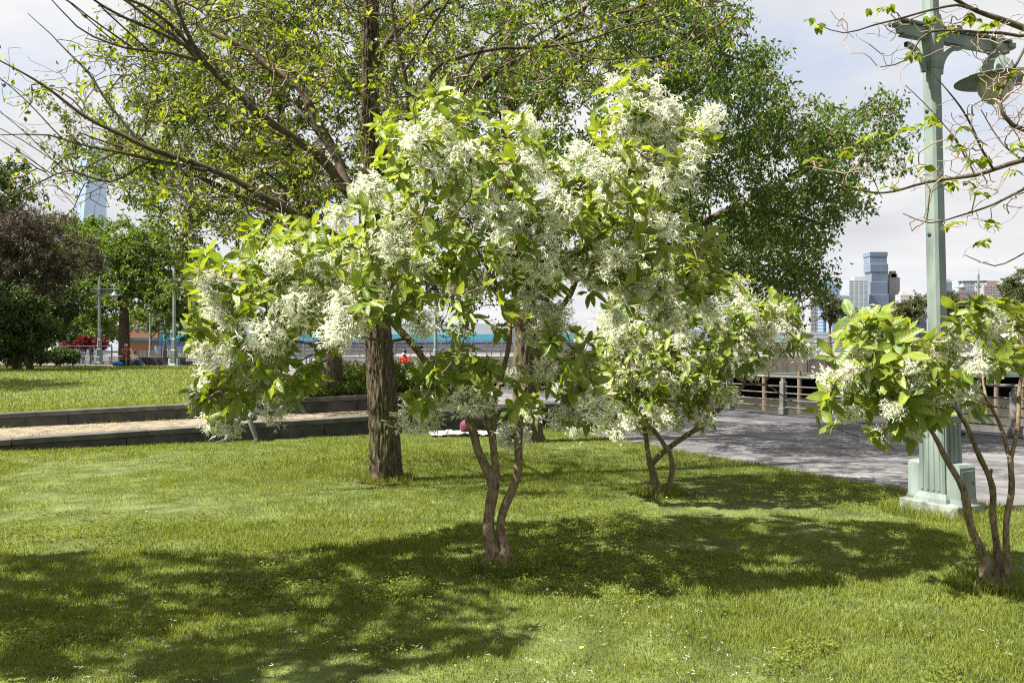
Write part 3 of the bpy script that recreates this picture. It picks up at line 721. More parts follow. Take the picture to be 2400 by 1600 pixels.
# flower sprays of the fringe trees: long narrow petals on thin green stalks
def make_spray(seed, nfl=170):
    g = np.random.default_rng(seed); pos, dr, sc = [], [], []
    stalk = []
    for i in range(nfl):
        h = g.uniform(0, 1) ** 0.8
        c = np.array([g.normal(0, 0.048), g.normal(0, 0.048), -0.150 * h])
        stalk.append((np.array([[0, 0, -0.15 * h * 0.6], c * [0.6, 0.6, 0.92], c]), [0.0011, 0.0009, 0.0006]))
        for k in range(4):
            dv = unit(np.array([g.normal(0, 0.75), g.normal(0, 0.75), -0.55 + g.normal(0, 0.45)]))
            pos.append(c + dv * 0.002); dr.append(dv); sc.append(g.uniform(0.026, 0.042))
    PV = np.array([(-0.055, 0, 0), (0.055, 0, 0), (0.085, 0.5, 0.05), (-0.085, 0.5, 0.05), (0.0, 1.0, -0.03)])
    PF = np.array([(0, 1, 2), (0, 2, 3), (3, 2, 4)])
    nr = unit(g.normal(0, 1, (len(pos), 3)))
    V1, F1 = leaf_arrays(PV, PF, np.array(pos), np.array(dr), nr, np.array(sc))
    V2, F2 = tube_arrays(stalk, 3); F2 = np.concatenate([F2[:, [0, 1, 2]], F2[:, [0, 2, 3]]])
    me = fast_mesh('flower_spray', np.concatenate([V1, V2]), np.concatenate([F1, F2 + len(V1)]), True,
                   np.concatenate([np.zeros(len(F1), int), np.ones(len(F2), int)]))
    me.materials.append(M['petal']); me.materials.append(M['pedicel'])
    return me
SPRAYS = [make_spray(s) for s in (1, 2, 3, 4, 5)]
LEAF_ME = []
for V_ in LEAF_T:
    me = fast_mesh('leaf', V_, BIG_F, uv=BIG_V); me.materials.append(M['leaf_fringe']); LEAF_ME.append(me)

def objs_at(name, meshes, pos, dirs, nrm, sc, parent, base, g):
    R = frames(dirs, nrm)
    for i in range(len(pos)):
        m4 = Matrix.Identity(4)
        for a in range(3):
            for b in range(3): m4[a][b] = R[i, a, b] * sc[i]
            m4[a][3] = pos[i, a] - base[a]
        o = bpy.data.objects.new(name, meshes[int(g.integers(0, len(meshes)))]); col.objects.link(o)
        o.parent = parent; o.matrix_basis = m4

def fringe_tree(label, base, stems, blobs, d0, span, nterm, seed, leaf_len=(0.10, 0.165), flower_n=260, single=300, rtip=0.0028, leaves=(5, 8), floww=None, group=None, spacing=0.10, flsc=(0.85, 1.35)):
    g = np.random.default_rng(seed)
    root = thing('fringe_tree', label, 'tree', base, group=group)
    limbs = [(pts, rad) for pts, rad in stems]
    terms, kb = sample_blobs(blobs, nterm, g, d0, span, spacing=spacing)
    lc, tw, td = grow(limbs, terms, g, seg=0.07, r_tip=rtip, pexp=0.42, bend=0.35, upw=0.5, rmax=0.02, wob=0.05)
    nthick = len(lc)
    for p, r in lc:                                     # knots and swellings of the stems
        for i in range(len(p)): r[i] *= 0.9 * (1 + 0.10 * mnoise.noise((p[i][0] * 11, p[i][1] * 11, p[i][2] * 19))) * (1 + 0.16 * mnoise.noise((p[i][0] * 4, p[i][1] * 4, p[i][2] * 7))); p[i] += np.array([mnoise.noise((p[i][2] * 3.1, q_, 0.5)) for q_ in (0.3, 5.1, 9.7)]) * [0.03, 0.03, 0.0]
    for q in lc:
        V, F = tube_arrays([q], 14); link('stem', fast_mesh('stem', V - np.array(base), F), root, M['bark_fringe'])
    V, F = join_tubes([(tw, 5)]); tag(link('twigs', fast_mesh('twigs', V - np.array(base), F), root, M['twig']), kind='stuff')
    # leaves in whorls at the shoot tips
    pos, dr, nr, sc = [], [], [], []
    up = np.array([0, 0, 1.0])
    cen = terms.mean(0)
    for t, dv, kk in zip(terms, td, kb):
        n = int(g.integers(leaves[0], leaves[1] + 1))
        ax = unit(dv * 0.6 + up * 0.35 + unit(t - cen) * 0.5)
        ref = unit(np.cross(ax, g.normal(0, 1, 3))); re2 = np.cross(ax, ref)
        a0 = g.uniform(0, 6.28)
        for k in range(n):
            a = a0 + k * 2.4; tilt = g.uniform(0.55, 1.35)
            side = ref * math.cos(a) + re2 * math.sin(a)
            l = unit(ax * math.cos(tilt) + side * math.sin(tilt) + np.array([0.12, 0, -0.22]) + g.normal(0, 0.12, 3))
            pos.append(t - ax * g.uniform(0, 0.05) + side * 0.006); dr.append(l)
            nr.append(unit(ax * 0.8 + up * 0.55 + g.normal(0, 0.28, 3))); sc.append(g.uniform(*leaf_len) * (g.uniform(.45, .8) if g.uniform() < 0.3 else 1))
    pos, dr, nr, sc = map(np.array, (pos, dr, nr, sc))
    key = pos[:, 1] - 0.25 * dr[:, 2] + g.uniform(0, 0.15 * span, len(pos))
    o_ = np.argsort(key); near, rest = o_[:single], o_[single:]
    objs_at('leaf', LEAF_ME, pos[near], dr[near], nr[near], sc[near], root, base, g)
    if len(rest):
        VV, FF, o2 = [], [], 0
        for q in range(len(LEAF_T)):
            rq = rest[q::len(LEAF_T)]; V, F = leaf_arrays(LEAF_T[q], BIG_F, pos[rq], dr[rq], nr[rq], sc[rq]); VV.append(V); FF.append(F + o2); o2 += len(V)
        tag(link('foliage', fast_mesh('foliage', np.concatenate(VV) - np.array(base), np.concatenate(FF), uv=np.tile(BIG_V, (len(rest), 1))), root, M['leaf_fringe']), kind='stuff')
    # flower sprays hang below the leaves
    fw = np.array([b[4] if len(b) > 4 else 1.0 for b in blobs])[kb]
    fw = fw / fw.sum(); ns = min(len(terms), flower_n)
    pick = g.choice(len(terms), ns, p=fw, replace=True) if flower_n > len(terms) * 0.8 else g.choice(len(terms), ns, p=fw, replace=False)
    fp = terms[pick] - td[pick] * g.uniform(0.06, 0.24, (ns, 1)) + g.normal(0, 0.035, (ns, 3)) + unit(terms[pick] - cen) * 0.04
    fd = unit(np.stack([g.normal(0.1, 0.4, ns), g.normal(-0.1, 0.4, ns), np.full(ns, 0.9)], -1))    # spray hangs along -Z
    xx = unit(np.cross(fd, g.normal(0, 1, (ns, 3))))
    objs_at('flower_spray', SPRAYS, fp, np.cross(fd, xx), fd, g.uniform(*flsc, ns), root, base, g)
    return root

def tree(name, label, base, trunk, limbs, blobs, d0, span, nterm, nleaf, leaf_len, mleaf, seed, TV=SM_V, TF=SM_F, clumps=0, csize=0.5, droop=0.3, mtrunk=None, bark=None, r_tip=0.003, pexp=0.45, seg=0.25, twmat=None, single=0, rmax=0.05, spread=1.0, leafback=0.35, upw=0.5, twig_draw=1.0, centre=None, ext=None, group=None, wob=0.07, cat='tree', lobes=5, upbias=0.7):
    g = np.random.default_rng(seed)
    root = thing(name, label, cat, base, group=group)
    terms, kb = sample_blobs(blobs, nterm, g, d0, span, clumps=clumps, csize=csize, centre=centre, ext=ext)
    lc, tw, td = grow(([trunk] if trunk else []) + limbs, terms, g, seg=seg, r_tip=r_tip, pexp=pexp, rmax=rmax, upw=upw, wob=wob)
    if trunk:
        if bark: V, F = bark_trunk(trunk[0], trunk[1], **bark)
        else: V, F = tube_arrays([lc[0]], 14)
        link('trunk', fast_mesh('trunk', V - np.array(base), F), root, mtrunk or M['bark_big'])
    rest = lc[1:] if trunk else lc
    if rest:
        for p, r in rest:
            for i in range(len(p)): p[i] += np.array([mnoise.noise((p[i][0] * 2, p[i][1] * 2, p[i][2] * 2 + q)) for q in (0, 9, 17)]) * max(0.045, min(0.08, r[i] * 1.5)) * min(1, i * .25)
            V, F = tube_arrays([(p, r)], 10); link('limb', fast_mesh('limb', V - np.array(base), F), root, M['bark_limb'])
    if twig_draw > 0 and tw:
        V, F = join_tubes([(tw[:int(len(tw) * twig_draw)], 4)]); tag(link('twigs', fast_mesh('twigs', V - np.array(base), F), root, twmat or M['twig']), kind='stuff')
    N_ = nterm * nleaf
    ti = np.repeat(np.arange(nterm), nleaf)
    if leafback < 0:
        pos = terms[ti] + g.normal(0, -leafback, (N_, 3)) * 0.5
    else:
        pos = terms[ti] - td[ti] * g.uniform(0, leafback, (N_, 1)) + g.normal(0, 0.03 + 0.12 * leafback, (N_, 3))
    dr = unit(td[ti] * 0.6 + g.normal(0, spread, (N_, 3)) * 0.7 + np.array([0, 0, -droop]))
    nr = unit(g.normal(0, 0.55, (N_, 3)) + np.array([0, 0, upbias]))
    sc = g.uniform(leaf_len[0], leaf_len[1], N_)
    if single:
        o_ = np.argsort(pos[:, 1] + g.uniform(0, span, N_)); near, rs = o_[:single], o_[single:]
        me = fast_mesh('leaf', TV, TF); me.materials.append(mleaf)
        objs_at('leaf', [me], pos[near], dr[near], nr[near], sc[near], root, base, g)
    else: rs = np.arange(N_)
    if len(rs):
        V, F = leaf_arrays(TV, TF, pos[rs], dr[rs], nr[rs], sc[rs])
        tag(link('foliage', fast_mesh('foliage', V - np.array(base), F), root, mleaf), kind='stuff')
    return root
def S(l): return [tuple([q * 2400 / 2352 for q in b[:3]] + list(b[3:])) for b in l]     # from the 2352-pixel view

# ------------------------------------------------------------------ the fringe trees
d = 6.8
base = P(1162, 1322, d); base = (base.x, base.y, -0.03)
stems = [
    (PL([(1160, 1330), (1158, 1298), (1148, 1252), (1153, 1195), (1154, 1132)], d), [0.120, 0.080, 0.056, 0.050, 0.054]),
    (PL([(1153, 1140), (1124, 1060, .02), (1092, 962, .05), (1066, 918, .08), (1010, 866, .05), (958, 800, 0), (905, 742, -.1), (850, 690, -.15), (790, 640, -.2), (740, 600, -.2)], d), [0.050, 0.041, 0.036, 0.036, 0.033, 0.032, 0.026, 0.020, 0.013, 0.008]),
    (PL([(1154, 1136), (1160, 1070), (1153, 1016)], d), [0.046, 0.034, 0.036]),
    (PL([(1152, 1018), (1133, 968, -.1), (1117, 925, -.2), (1096, 880, -.3), (1040, 850, -.4)], d), [0.030, 0.022, 0.020, 0.013, 0.008]),
    (PL([(1154, 1016), (1164, 945, .1), (1176, 880, .15), (1190, 800, .25), (1194, 752, .3), (1180, 690, .35), (1130, 600, .4), (1090, 480, .5), (1060, 380, .5)], d), [0.030, 0.025, 0.023, 0.022, 0.020, 0.017, 0.013, 0.009, 0.006]),
    (PL([(1176, 1322), (1182, 1285), (1177, 1235), (1192, 1170), (1214, 1085), (1217, 1010), (1226, 930, .05), (1262, 825, .05), (1305, 737, 0)], d), [0.075, 0.048, 0.040, 0.038, 0.036, 0.034, 0.029, 0.027, 0.029]),
    (PL([(1305, 737), (1283, 702, -.1), (1240, 684, -.2), (1205, 620, -.25), (1185, 520, -.2), (1160, 420, -.1), (1120, 330, 0)], d), [0.026, 0.024, 0.021, 0.016, 0.012, 0.008, 0.005]),
    (PL([(1305, 737), (1340, 690), (1358, 640, .05), (1396, 545, .1), (1440, 440, .1), (1465, 340, .1), (1495, 215, .1)], d), [0.026, 0.026, 0.022, 0.015, 0.012, 0.009, 0.005]),
    (PL([(1350, 655), (1445, 656, .2), (1520, 668, .3), (1610, 690, .4)], d), [0.013, 0.012, 0.010, 0.006]),
    (PL([(952, 792), (905, 800, -.1), (828, 790, -.2), (765, 812, -.3), (700, 846, -.4)], d), [0.016, 0.013, 0.013, 0.011, 0.007]),
    (PL([(900, 738), (930, 640, -.2), (985, 520, -.3), (1010, 400, -.3), (1030, 290, -.2)], d), [0.016, 0.013, 0.011, 0.008, 0.005]),
    (PL([(790, 640, -.2), (690, 640, -.3), (600, 650, -.3), (520, 660, -.2)], d), [0.012, 0.010, 0.008, 0.005]),
    (PL([(765, 812, -.3), (660, 800, -.4), (570, 840, -.4), (520, 920, -.3)], d), [0.009, 0.008, 0.006, 0.004]),
    (PL([(1158, 1296), (1138, 1318, -.06), (1112, 1338, -.1)], d), [0.060, 0.045, 0.015]),
    (PL([(1172, 1300), (1182, 1325, -.1), (1205, 1345, -.15)], d), [0.055, 0.040, 0.012]),
    (PL([(1180, 1296), (1200, 1312, .05), (1226, 1322, .1)], d), [0.050, 0.034, 0.010]),
    (PL([(1226, 930, .05), (1250, 890, -.3), (1290, 850, -.5), (1310, 800, -.5)], d), [0.012, 0.010, 0.008, 0.005]),
]
# px, py, r, density weight, flower weight
crown0 = S([(1470, 195, 60, 1.2, 2.4), (1440, 270, 80, 1, 2.6), (1540, 325, 75, 1, 2.2), (1430, 370, 85, .8, 1.8), (1590, 330, 45, 1, 2), (1500, 420, 70, .6, 1.5),
            (1020, 215, 26, 1.4, 1.5), (1010, 275, 85, 1, .8), (925, 320, 75, 1.1, .5), (1030, 350, 85, 1, 1.5), (940, 400, 60, 1, 1.2), (1180, 340, 85, 1, .9), (1260, 400, 100, 1, 2.0), (1130, 430, 90, .8, .9),
            (860, 475, 75, 1.2, .3), (900, 535, 85, 1, 2.0), (760, 560, 85, 1.1, .5), (640, 570, 80, 1.2, .2), (535, 620, 85, 1.2, .2), (480, 650, 45, 1.2, .2), (660, 670, 100, 1, 2.0), (780, 630, 95, 1, 2.4), (480, 750, 50, 1.1, 1.8), (560, 750, 90, 1.1, 2.0), (690, 760, 80, .9, .6),
            (570, 845, 78, 1, 1.0), (470, 885, 45, 1.2, .4), (500, 922, 46, 1.2, .7), (650, 870, 70, 1, .5), (690, 850, 45, 1, .4),
            (1000, 545, 100, 1, 1.2), (1130, 560, 105, 1, 1.2), (1280, 540, 110, 1, 2.0), (1430, 560, 105, 1, 1.9), (1560, 590, 85, 1, 1.1), (1620, 560, 50, 1.1, .6), (1390, 470, 80, .9, 1.4), (1600, 650, 60, .8, .8),
            (880, 650, 85, 1, .5), (1010, 660, 75, .9, 1.3), (1120, 640, 80, .8, .8), (1250, 640, 70, .7, 1.2), (1480, 650, 80, .6, .6),
            (1050, 845, 62, 1.2, .9), (965, 885, 40, 1.2, 1.3), (975, 935, 34, 1.0, 3.2), (1110, 870, 40, 1, .4),
            (1290, 790, 65, 1.2, 1.6), (1260, 880, 80, 1.1, 1.6), (1330, 850, 55, 1.1, 1.8), (1200, 945, 34, 1.1, 1.2), (1320, 920, 50, .9, .6), (960, 715, 60, .45, .6), (1075, 735, 60, .3, .6), (1165, 715, 60, .3, .6), (1390, 690, 70, .4, .8)])
fringe_tree('largest white flowering fringe tree with forked stems in the middle of the lawn', base, stems, crown0, d, 1.35, 930, 11,
            leaf_len=(0.095, 0.165), flower_n=285, spacing=0.05, leaves=(5, 8), flsc=(0.85, 1.4))

d = 10.0
base = P(1545, 1163, d); base = (base.x, base.y, -0.03)
stems = [
    (PL([(1540, 1170), (1533, 1110), (1527, 1082)], d), [0.068, 0.052, 0.050]),
    (PL([(1528, 1086), (1513, 1035, .1), (1508, 998, .15), (1500, 940, .2), (1470, 850, .2), (1440, 760, .2)], d), [0.040, 0.033, 0.028, 0.02, 0.015, 0.010]),
    (PL([(1530, 1090), (1546, 1070), (1570, 1047), (1603, 1022), (1650, 992), (1694, 951), (1744, 904), (1750, 872), (1762, 820), (1785, 750)], d), [0.040, 0.036, 0.034, 0.034, 0.034, 0.028, 0.022, 0.018, 0.014, 0.008]),
    (PL([(1566, 1164), (1572, 1125, -.05), (1580, 1092, -.06), (1570, 1058, -.07), (1556, 1044, -.08), (1526, 1004, -.1), (1497, 975, -.1), (1470, 900, -.2), (1480, 800, -.2), (1510, 690, -.1)], d), [0.042, 0.034, 0.036, 0.030, 0.030, 0.026, 0.022, 0.017, 0.012, 0.008]),
    (PL([(1749, 900), (1800, 903, .2), (1848, 936, .3), (1900, 955, .3)], d), [0.014, 0.012, 0.008, 0.005]),
    (PL([(1700, 940), (1640, 860, .3), (1590, 790, .4), (1600, 700, .4)], d), [0.014, 0.012, 0.009, 0.006]),
    (PL([(1470, 890, -.2), (1400, 860, -.2), (1340, 820, -.2)], d), [0.012, 0.010, 0.006]),
]
crown1 = S([(1450, 820, 100), (1560, 790, 105), (1560, 890, 75), (1430, 920, 75), (1700, 715, 85, 1, 1.6), (1630, 690, 75, 1, 1.3), (1750, 800, 65, 1, 1.6), (1480, 710, 90), (1600, 945, 40, 1.1, .6), (1620, 860, 60), (1500, 940, 50), (1370, 900, 70, .9), (1780, 720, 45, 1, 1.4), (1680, 800, 60, .7), (1390, 780, 70, .8), (1830, 770, 40, .8, 1.2)])
fringe_tree('smaller flowering fringe tree with crossing stems beside the paved promenade', base, stems, crown1, d, 1.3, 470, 12,
            leaf_len=(0.10, 0.165), flower_n=200, spacing=0.08, leaves=(5, 8), flsc=(0.8, 1.2))

d = 6.2
base = P(2335, 1372, d); base = (base.x, base.y, -0.03)
stems = [
    (PL([(2322, 1380), (2310, 1352), (2312, 1310), (2287, 1250), (2254, 1150), (2222, 1083), (2187, 1018), (2156, 973), (2110, 940, -.1), (2050, 905, -.2), (1985, 880, -.2)], d), [0.070, 0.052, 0.040, 0.032, 0.026, 0.023, 0.019, 0.016, 0.011, 0.008, 0.005]),
    (PL([(2338, 1376), (2338, 1340, .05), (2341, 1290, .08), (2329, 1190, .1), (2315, 1118, .1), (2281, 1035, .1), (2252, 972, .1), (2215, 938, .05), (2150, 890, 0), (2080, 830, 0), (2030, 780, 0)], d), [0.045, 0.030, 0.026, 0.025, 0.024, 0.019, 0.017, 0.014, 0.010, 0.007, 0.005]),
    (PL([(2352, 1376), (2360, 1330), (2364, 1225), (2368, 1078)], d), [0.040, 0.029, 0.024, 0.023]),
    (PL([(2368, 1080), (2342, 992, .1), (2316, 932, .1), (2284, 904, .1), (2230, 880, .1), (2190, 820, .1), (2200, 750, .1)], d), [0.018, 0.014, 0.012, 0.010, 0.008, 0.006, 0.004]),
    (PL([(2368, 1080), (2381, 1018), (2392, 948), (2396, 860), (2386, 790), (2366, 730)], d), [0.018, 0.016, 0.015, 0.012, 0.009, 0.005]),
    (PL([(2316, 932, .1), (2300, 850, .2), (2290, 780, .2), (2250, 730, .2)], d), [0.011, 0.009, 0.007, 0.004]),
    (PL([(2316, 1118, .1), (2322, 1098, .1)], d), [0.014, 0.012]),
    (PL([(2396, 860), (2440, 800), (2470, 740)], d), [0.010, 0.008, 0.005]),
]
crown2 = [(b_[0], b_[1] + 26) + tuple(b_[2:]) for b_ in S([(1990, 755, 70, 1.2), (1960, 800, 70, 1.1), (1930, 870, 60, 1, 1.8), (2070, 770, 75, 1.1), (2040, 850, 80, 1.2), (2120, 840, 80, 1.2), (2180, 790, 60, 1), (2210, 870, 50, 1), (2240, 700, 55, .9, 1.6), (2300, 720, 45, .8, 1.6), (2010, 955, 26, 1.2), (2100, 920, 50, 1.1), (2170, 905, 30, 1, 1.5), (2270, 790, 60, .6), (1900, 920, 30, .8, 1.6), (2390, 740, 60, .5), (2420, 850, 60, .4), (2320, 810, 40, .5), (1985, 715, 34, 1.2, .4)])]
fringe_tree('slender fringe tree with three thin stems in front of the lamp post', base, stems, crown2, d, 0.70, 165, 13,
            leaf_len=(0.12, 0.19), flower_n=80, spacing=0.06, leaves=(5, 8), single=300, flsc=(0.55, 0.85))

# the fringe tree left of the frame whose shadow lies on the near grass
base = (-6.2, 4.7, -0.03)
def wl(l): return [tuple(q) for q in l]
stems = [(wl([(-6.2, 4.7, -0.05), (-6.15, 4.7, 0.9), (-6.0, 4.7, 2.2), (-5.8, 4.7, 3.6), (-5.5, 4.7, 4.8)]), [0.13, 0.09, 0.08, 0.065, 0.02]),
         (wl([(-6.0, 4.7, 2.2), (-5.5, 4.7, 3.4), (-4.9, 4.7, 4.2), (-4.2, 4.7, 4.7)]), [0.06, 0.045, 0.03, 0.015]),
         (wl([(-6.0, 4.7, 2.6), (-6.5, 4.7, 3.8), (-6.9, 4.7, 4.7)]), [0.05, 0.035, 0.015])]
def ball(c, r):
    d_ = c[1]; return (1200 + c[0] / d_ * FPX, HOR - (c[2] - CAMZ) / d_ * FPX, r / d_ * FPX)
crownL = [ball(c, r) for c, r in (((-5.4, 4.7, 5.0), 0.9), ((-4.6, 4.7, 5.0), 0.75), ((-6.2, 4.7, 5.1), 0.9), ((-4.1, 4.7, 4.9), 0.55), ((-6.9, 4.7, 4.8), 0.9), ((-5.4, 4.7, 5.7), 0.7), ((-7.5, 4.7, 5.2), 0.8))]
fringe_tree('fringe tree standing left of the picture that shades the near lawn', base, stems, crownL, 4.7, 1.25, 560, 14, leaf_len=(0.12, 0.19), flower_n=120, single=40, spacing=0.09, flsc=(0.8, 1.1))

# ------------------------------------------------------------------ the big trees
d = 11.1
base = P(905, 1125, d); base = (base.x, base.y, -0.04)
trunk = (PL([(906, 1132), (905, 1100), (900, 1000), (893, 880), (884, 760), (874, 600), (868, 470), (866, 330), (868, 200), (870, 0), (872, -200), (874, -380)], d), [0.200, 0.190, 0.180, 0.169, 0.158, 0.142, 0.130, 0.110, 0.096, 0.08, 0.055, 0.02])
limbs = [
    (PL([(868, 500), (812, 441, -.2), (700, 330, -.5), (592, 253, -.8), (482, 147, -1.1), (433, 61, -1.3), (400, -40, -1.4)], d), [0.085, 0.075, 0.062, 0.052, 0.040, 0.028, 0.015]),
    (PL([(866, 520), (815, 430, .3), (714, 224, .5), (571, 118, .6), (420, 33, .7), (300, -60, .8)], d), [0.085, 0.075, 0.066, 0.056, 0.035, 0.02]),
    (PL([(872, 640), (810, 575, -.3), (735, 527, -.5), (612, 453, -.8), (486, 400, -1.0), (359, 351, -1.2), (196, 265, -1.4), (49, 167, -1.6), (-60, 110, -1.7)], d), [0.075, 0.065, 0.060, 0.052, 0.044, 0.034, 0.024, 0.012, 0.006]),
    (PL([(486, 400, -1), (351, 375, -1.2), (220, 345, -1.4), (114, 318, -1.5), (5, 316, -1.6)], d), [0.030, 0.023, 0.016, 0.011, 0.006]),
    (PL([(351, 378, -1.2), (253, 424, -1.4), (160, 395, -1.7), (90, 425, -1.8), (30, 465, -1.9), (-30, 490, -1.9)], d), [0.016, 0.013, 0.012, 0.010, 0.008, 0.005]),
    (PL([(253, 424, -1.4), (200, 430, -1.5), (180, 490, -1.5), (120, 545, -1.5)], d), [0.010, 0.008, 0.006, 0.004]),
    (PL([(700, 330, -.5), (640, 300, .6), (560, 215, 1.0), (470, 150, 1.4), (330, 110, 1.8), (200, 90, 2)], d), [0.036, 0.034, 0.030, 0.024, 0.016, 0.008]),
    (PL([(482, 147, -1.1), (400, 125, -1.4), (300, 110, -1.6), (180, 60, -1.8), (100, -20, -1.9)], d), [0.024, 0.020, 0.015, 0.010, 0.006]),
    (PL([(870, 470), (960, 330, .2), (1071, 230, .4), (1176, 163, .5), (1240, 124, .6), (1326, 86, .7), (1500, 10, .8), (1600, -40, .9)], d), [0.070, 0.060, 0.054, 0.046, 0.040, 0.030, 0.018, 0.010]),
    (PL([(870, 430), (930, 330, -.2), (982, 230, -.4), (1017, 156, -.5), (1065, 137, -.6), (1180, 108, -.7), (1297, 112, -.8), (1406, 83, -.9), (1560, 40, -1.0), (1720, 10, -1)], d), [0.055, 0.048, 0.044, 0.038, 0.032, 0.027, 0.022, 0.017, 0.010, 0.005]),
    (PL([(868, 400), (945, 290, -.6), (953, 204, -.7), (927, 96, -.8), (918, 0, -.8), (910, -120, -.8)], d), [0.050, 0.040, 0.034, 0.030, 0.025, 0.012]),
    (PL([(868, 200), (890, 130, .3), (940, 60, .4), (1010, 0, .5), (1090, -80, .5)], d), [0.060, 0.056, 0.048, 0.036, 0.02]),
    (PL([(1297, 112, -.8), (1420, 140, -1), (1560, 120, -1.2), (1680, 60, -1.3), (1760, -10, -1.4)], d), [0.014, 0.012, 0.010, 0.008, 0.004]),
    (PL([(1176, 163, .5), (1300, 190, .3), (1450, 180, 0), (1560, 130, -.3)], d), [0.020, 0.016, 0.012, 0.006]),
    (PL([(850, 560, 0), (760, 600, -.2), (640, 560, -.4), (560, 530, -.5), (470, 540, -.6)], d), [0.026, 0.020, 0.016, 0.011, 0.006]),
    (PL([(735, 527, -.5), (640, 500, .3), (540, 470, .6), (430, 480, .8)], d), [0.020, 0.018, 0.013, 0.008]),
]
blobs = [(130, 320, 120, .22), (60, 200, 90, .12), (150, 110, 90, .12), (300, 230, 130, .5), (420, 130, 150, .8), (300, 100, 110, .5), (500, 340, 140, .9), (640, 430, 120, 1), (700, 250, 170, .9), (620, 80, 170, .9), (870, 90, 150, .8), (980, 220, 130, .9), (1130, 80, 170, .8), (1290, 150, 140, .9), (1430, 80, 140, .8), (1580, 80, 110, .55), (1680, 60, 70, .4), (800, 400, 110, .9), (400, 430, 90, .6), (250, 440, 80, .25), (130, 470, 60, .2), (60, 430, 50, .15), (480, 500, 70, .6), (600, 540, 60, .7), (420, -140, 200, .5), (800, -190, 240, .6), (1180, -180, 220, .5), (1450, 190, 90, .6), (1000, 120, 120, .8)]
limbs = [(p_, [r_ * 0.84 for r_ in rr_]) for p_, rr_ in limbs]
g = np.random.default_rng(210)
for k in range(34):                                     # secondary limbs sweeping up and out
    lp_, lr_ = limbs[int(g.integers(0, min(12, len(limbs))))]
    q = int(g.integers(1, len(lp_) - 2)); s0 = Vector(lp_[q]).lerp(Vector(lp_[q + 1]), float(g.uniform(0, 1)))
    out = Vector((s0.x - trunk[0][6][0], (s0.y - d) * .5, 0)).normalized()
    L_ = float(g.uniform(1.2, 2.8)); dv = (out * g.uniform(.6, 1.1) + Vector((0, g.normal(0, .45), g.uniform(.15, .9)))).normalized()
    e = s0 + dv * L_; m_ = s0.lerp(e, .5) + Vector((g.normal(0, .08), g.normal(0, .08), g.uniform(-.05, .18) * L_))
    r0 = min(lr_[q] * .6, .030); limbs.append(([tuple(s0), tuple(m_), tuple(e)], [r0, r0 * .65, r0 * .22]))
T3 = tree('broad_tree', 'big tree with furrowed trunk and sparse spring leaves left of the fringe tree', base, trunk, limbs, blobs, d, 2.2, 1350, 5, (0.060, 0.100), M['leaf_big'], 21, TV=MD_V, TF=MD_F,
     droop=0.25, bark=dict(amp=0.030, freq=16.0, sides=110, step=0.03, flare=0.24, flare_h=0.30, lobes=5), r_tip=0.0034, pexp=0.50, seg=0.16, single=300, rmax=0.05, leafback=0.16, wob=0.11, upw=0.3, twmat=M['twig'], spread=0.9)
# a bare twiggy habit: many dead twigs without leaves
g = np.random.default_rng(77)
dead, _ = sample_blobs(blobs, 2400, g, d, 2.2)
lc, tw, td = grow([trunk] + limbs, dead, g, seg=0.14, r_tip=0.0026, pexp=0.38, wob=0.14, upw=0.2, rmax=0.02)
V, F = join_tubes([(tw, 4)]); tag(link('bare_twigs', fast_mesh('bare_twigs', V - np.array(base), F), T3, M['bark_limb']), kind='stuff')

d = 15.8
base = P(1234, 1036, d); base = (base.x, base.y, -0.04)
trunk = (PL([(1234, 1042), (1234, 1010), (1232, 930), (1231, 800), (1228, 650), (1215, 480), (1200, 300), (1190, 100), (1185, -120), (1182, -300)], d), [0.27, 0.245, 0.23, 0.22, 0.20, 0.18, 0.15, 0.11, 0.06, 0.02])
limbs = [
    (PL([(1229, 660), (1400, 570, -.3), (1550, 520, -.6), (1655, 517, -.8), (1755, 472, -.9), (1850, 420, -1.0), (1960, 370, -1.1), (2070, 350, -1.1)], d), [0.11, 0.095, 0.08, 0.07, 0.055, 0.04, 0.025, 0.01]),
    (PL([(1227, 610), (1350, 430, .5), (1500, 300, .8), (1650, 200, 1.0), (1750, 110, 1.2)], d), [0.11, 0.09, 0.07, 0.045, 0.015]),
    (PL([(1700, 500, -.8), (1820, 500, -.5), (1910, 520, -.4), (1960, 530, -.3)], d), [0.05, 0.04, 0.025, 0.01]),
    (PL([(1700, 495, -.8), (1790, 560, -.6), (1850, 630, -.5), (1880, 700, -.4)], d), [0.04, 0.03, 0.02, 0.01]),
    (PL([(1850, 420, -1), (1950, 320, -.9), (2010, 260, -.8), (2060, 220, -.8)], d), [0.03, 0.025, 0.016, 0.008]),
    (PL([(1500, 300, .8), (1650, 330, .2), (1780, 300, -.2), (1850, 250, -.4)], d), [0.05, 0.04, 0.025, 0.01]),
    (PL([(1207, 360), (1300, 200, 0), (1420, 80, .2), (1500, -60, .4)], d), [0.09, 0.075, 0.05, 0.02]),
    (PL([(1217, 510), (1080, 400, .6), (960, 290, 1.0), (860, 150, 1.2)], d), [0.09, 0.07, 0.05, 0.02]),
    (PL([(1400, 570, -.3), (1500, 640, -.8), (1620, 690, -1.0), (1720, 700, -1.0)], d), [0.045, 0.035, 0.02, 0.01]),
    (PL([(1420, 80, .2), (1560, 70, -.5), (1680, 120, -.9), (1780, 150, -1)], d), [0.04, 0.032, 0.02, 0.01]),
]
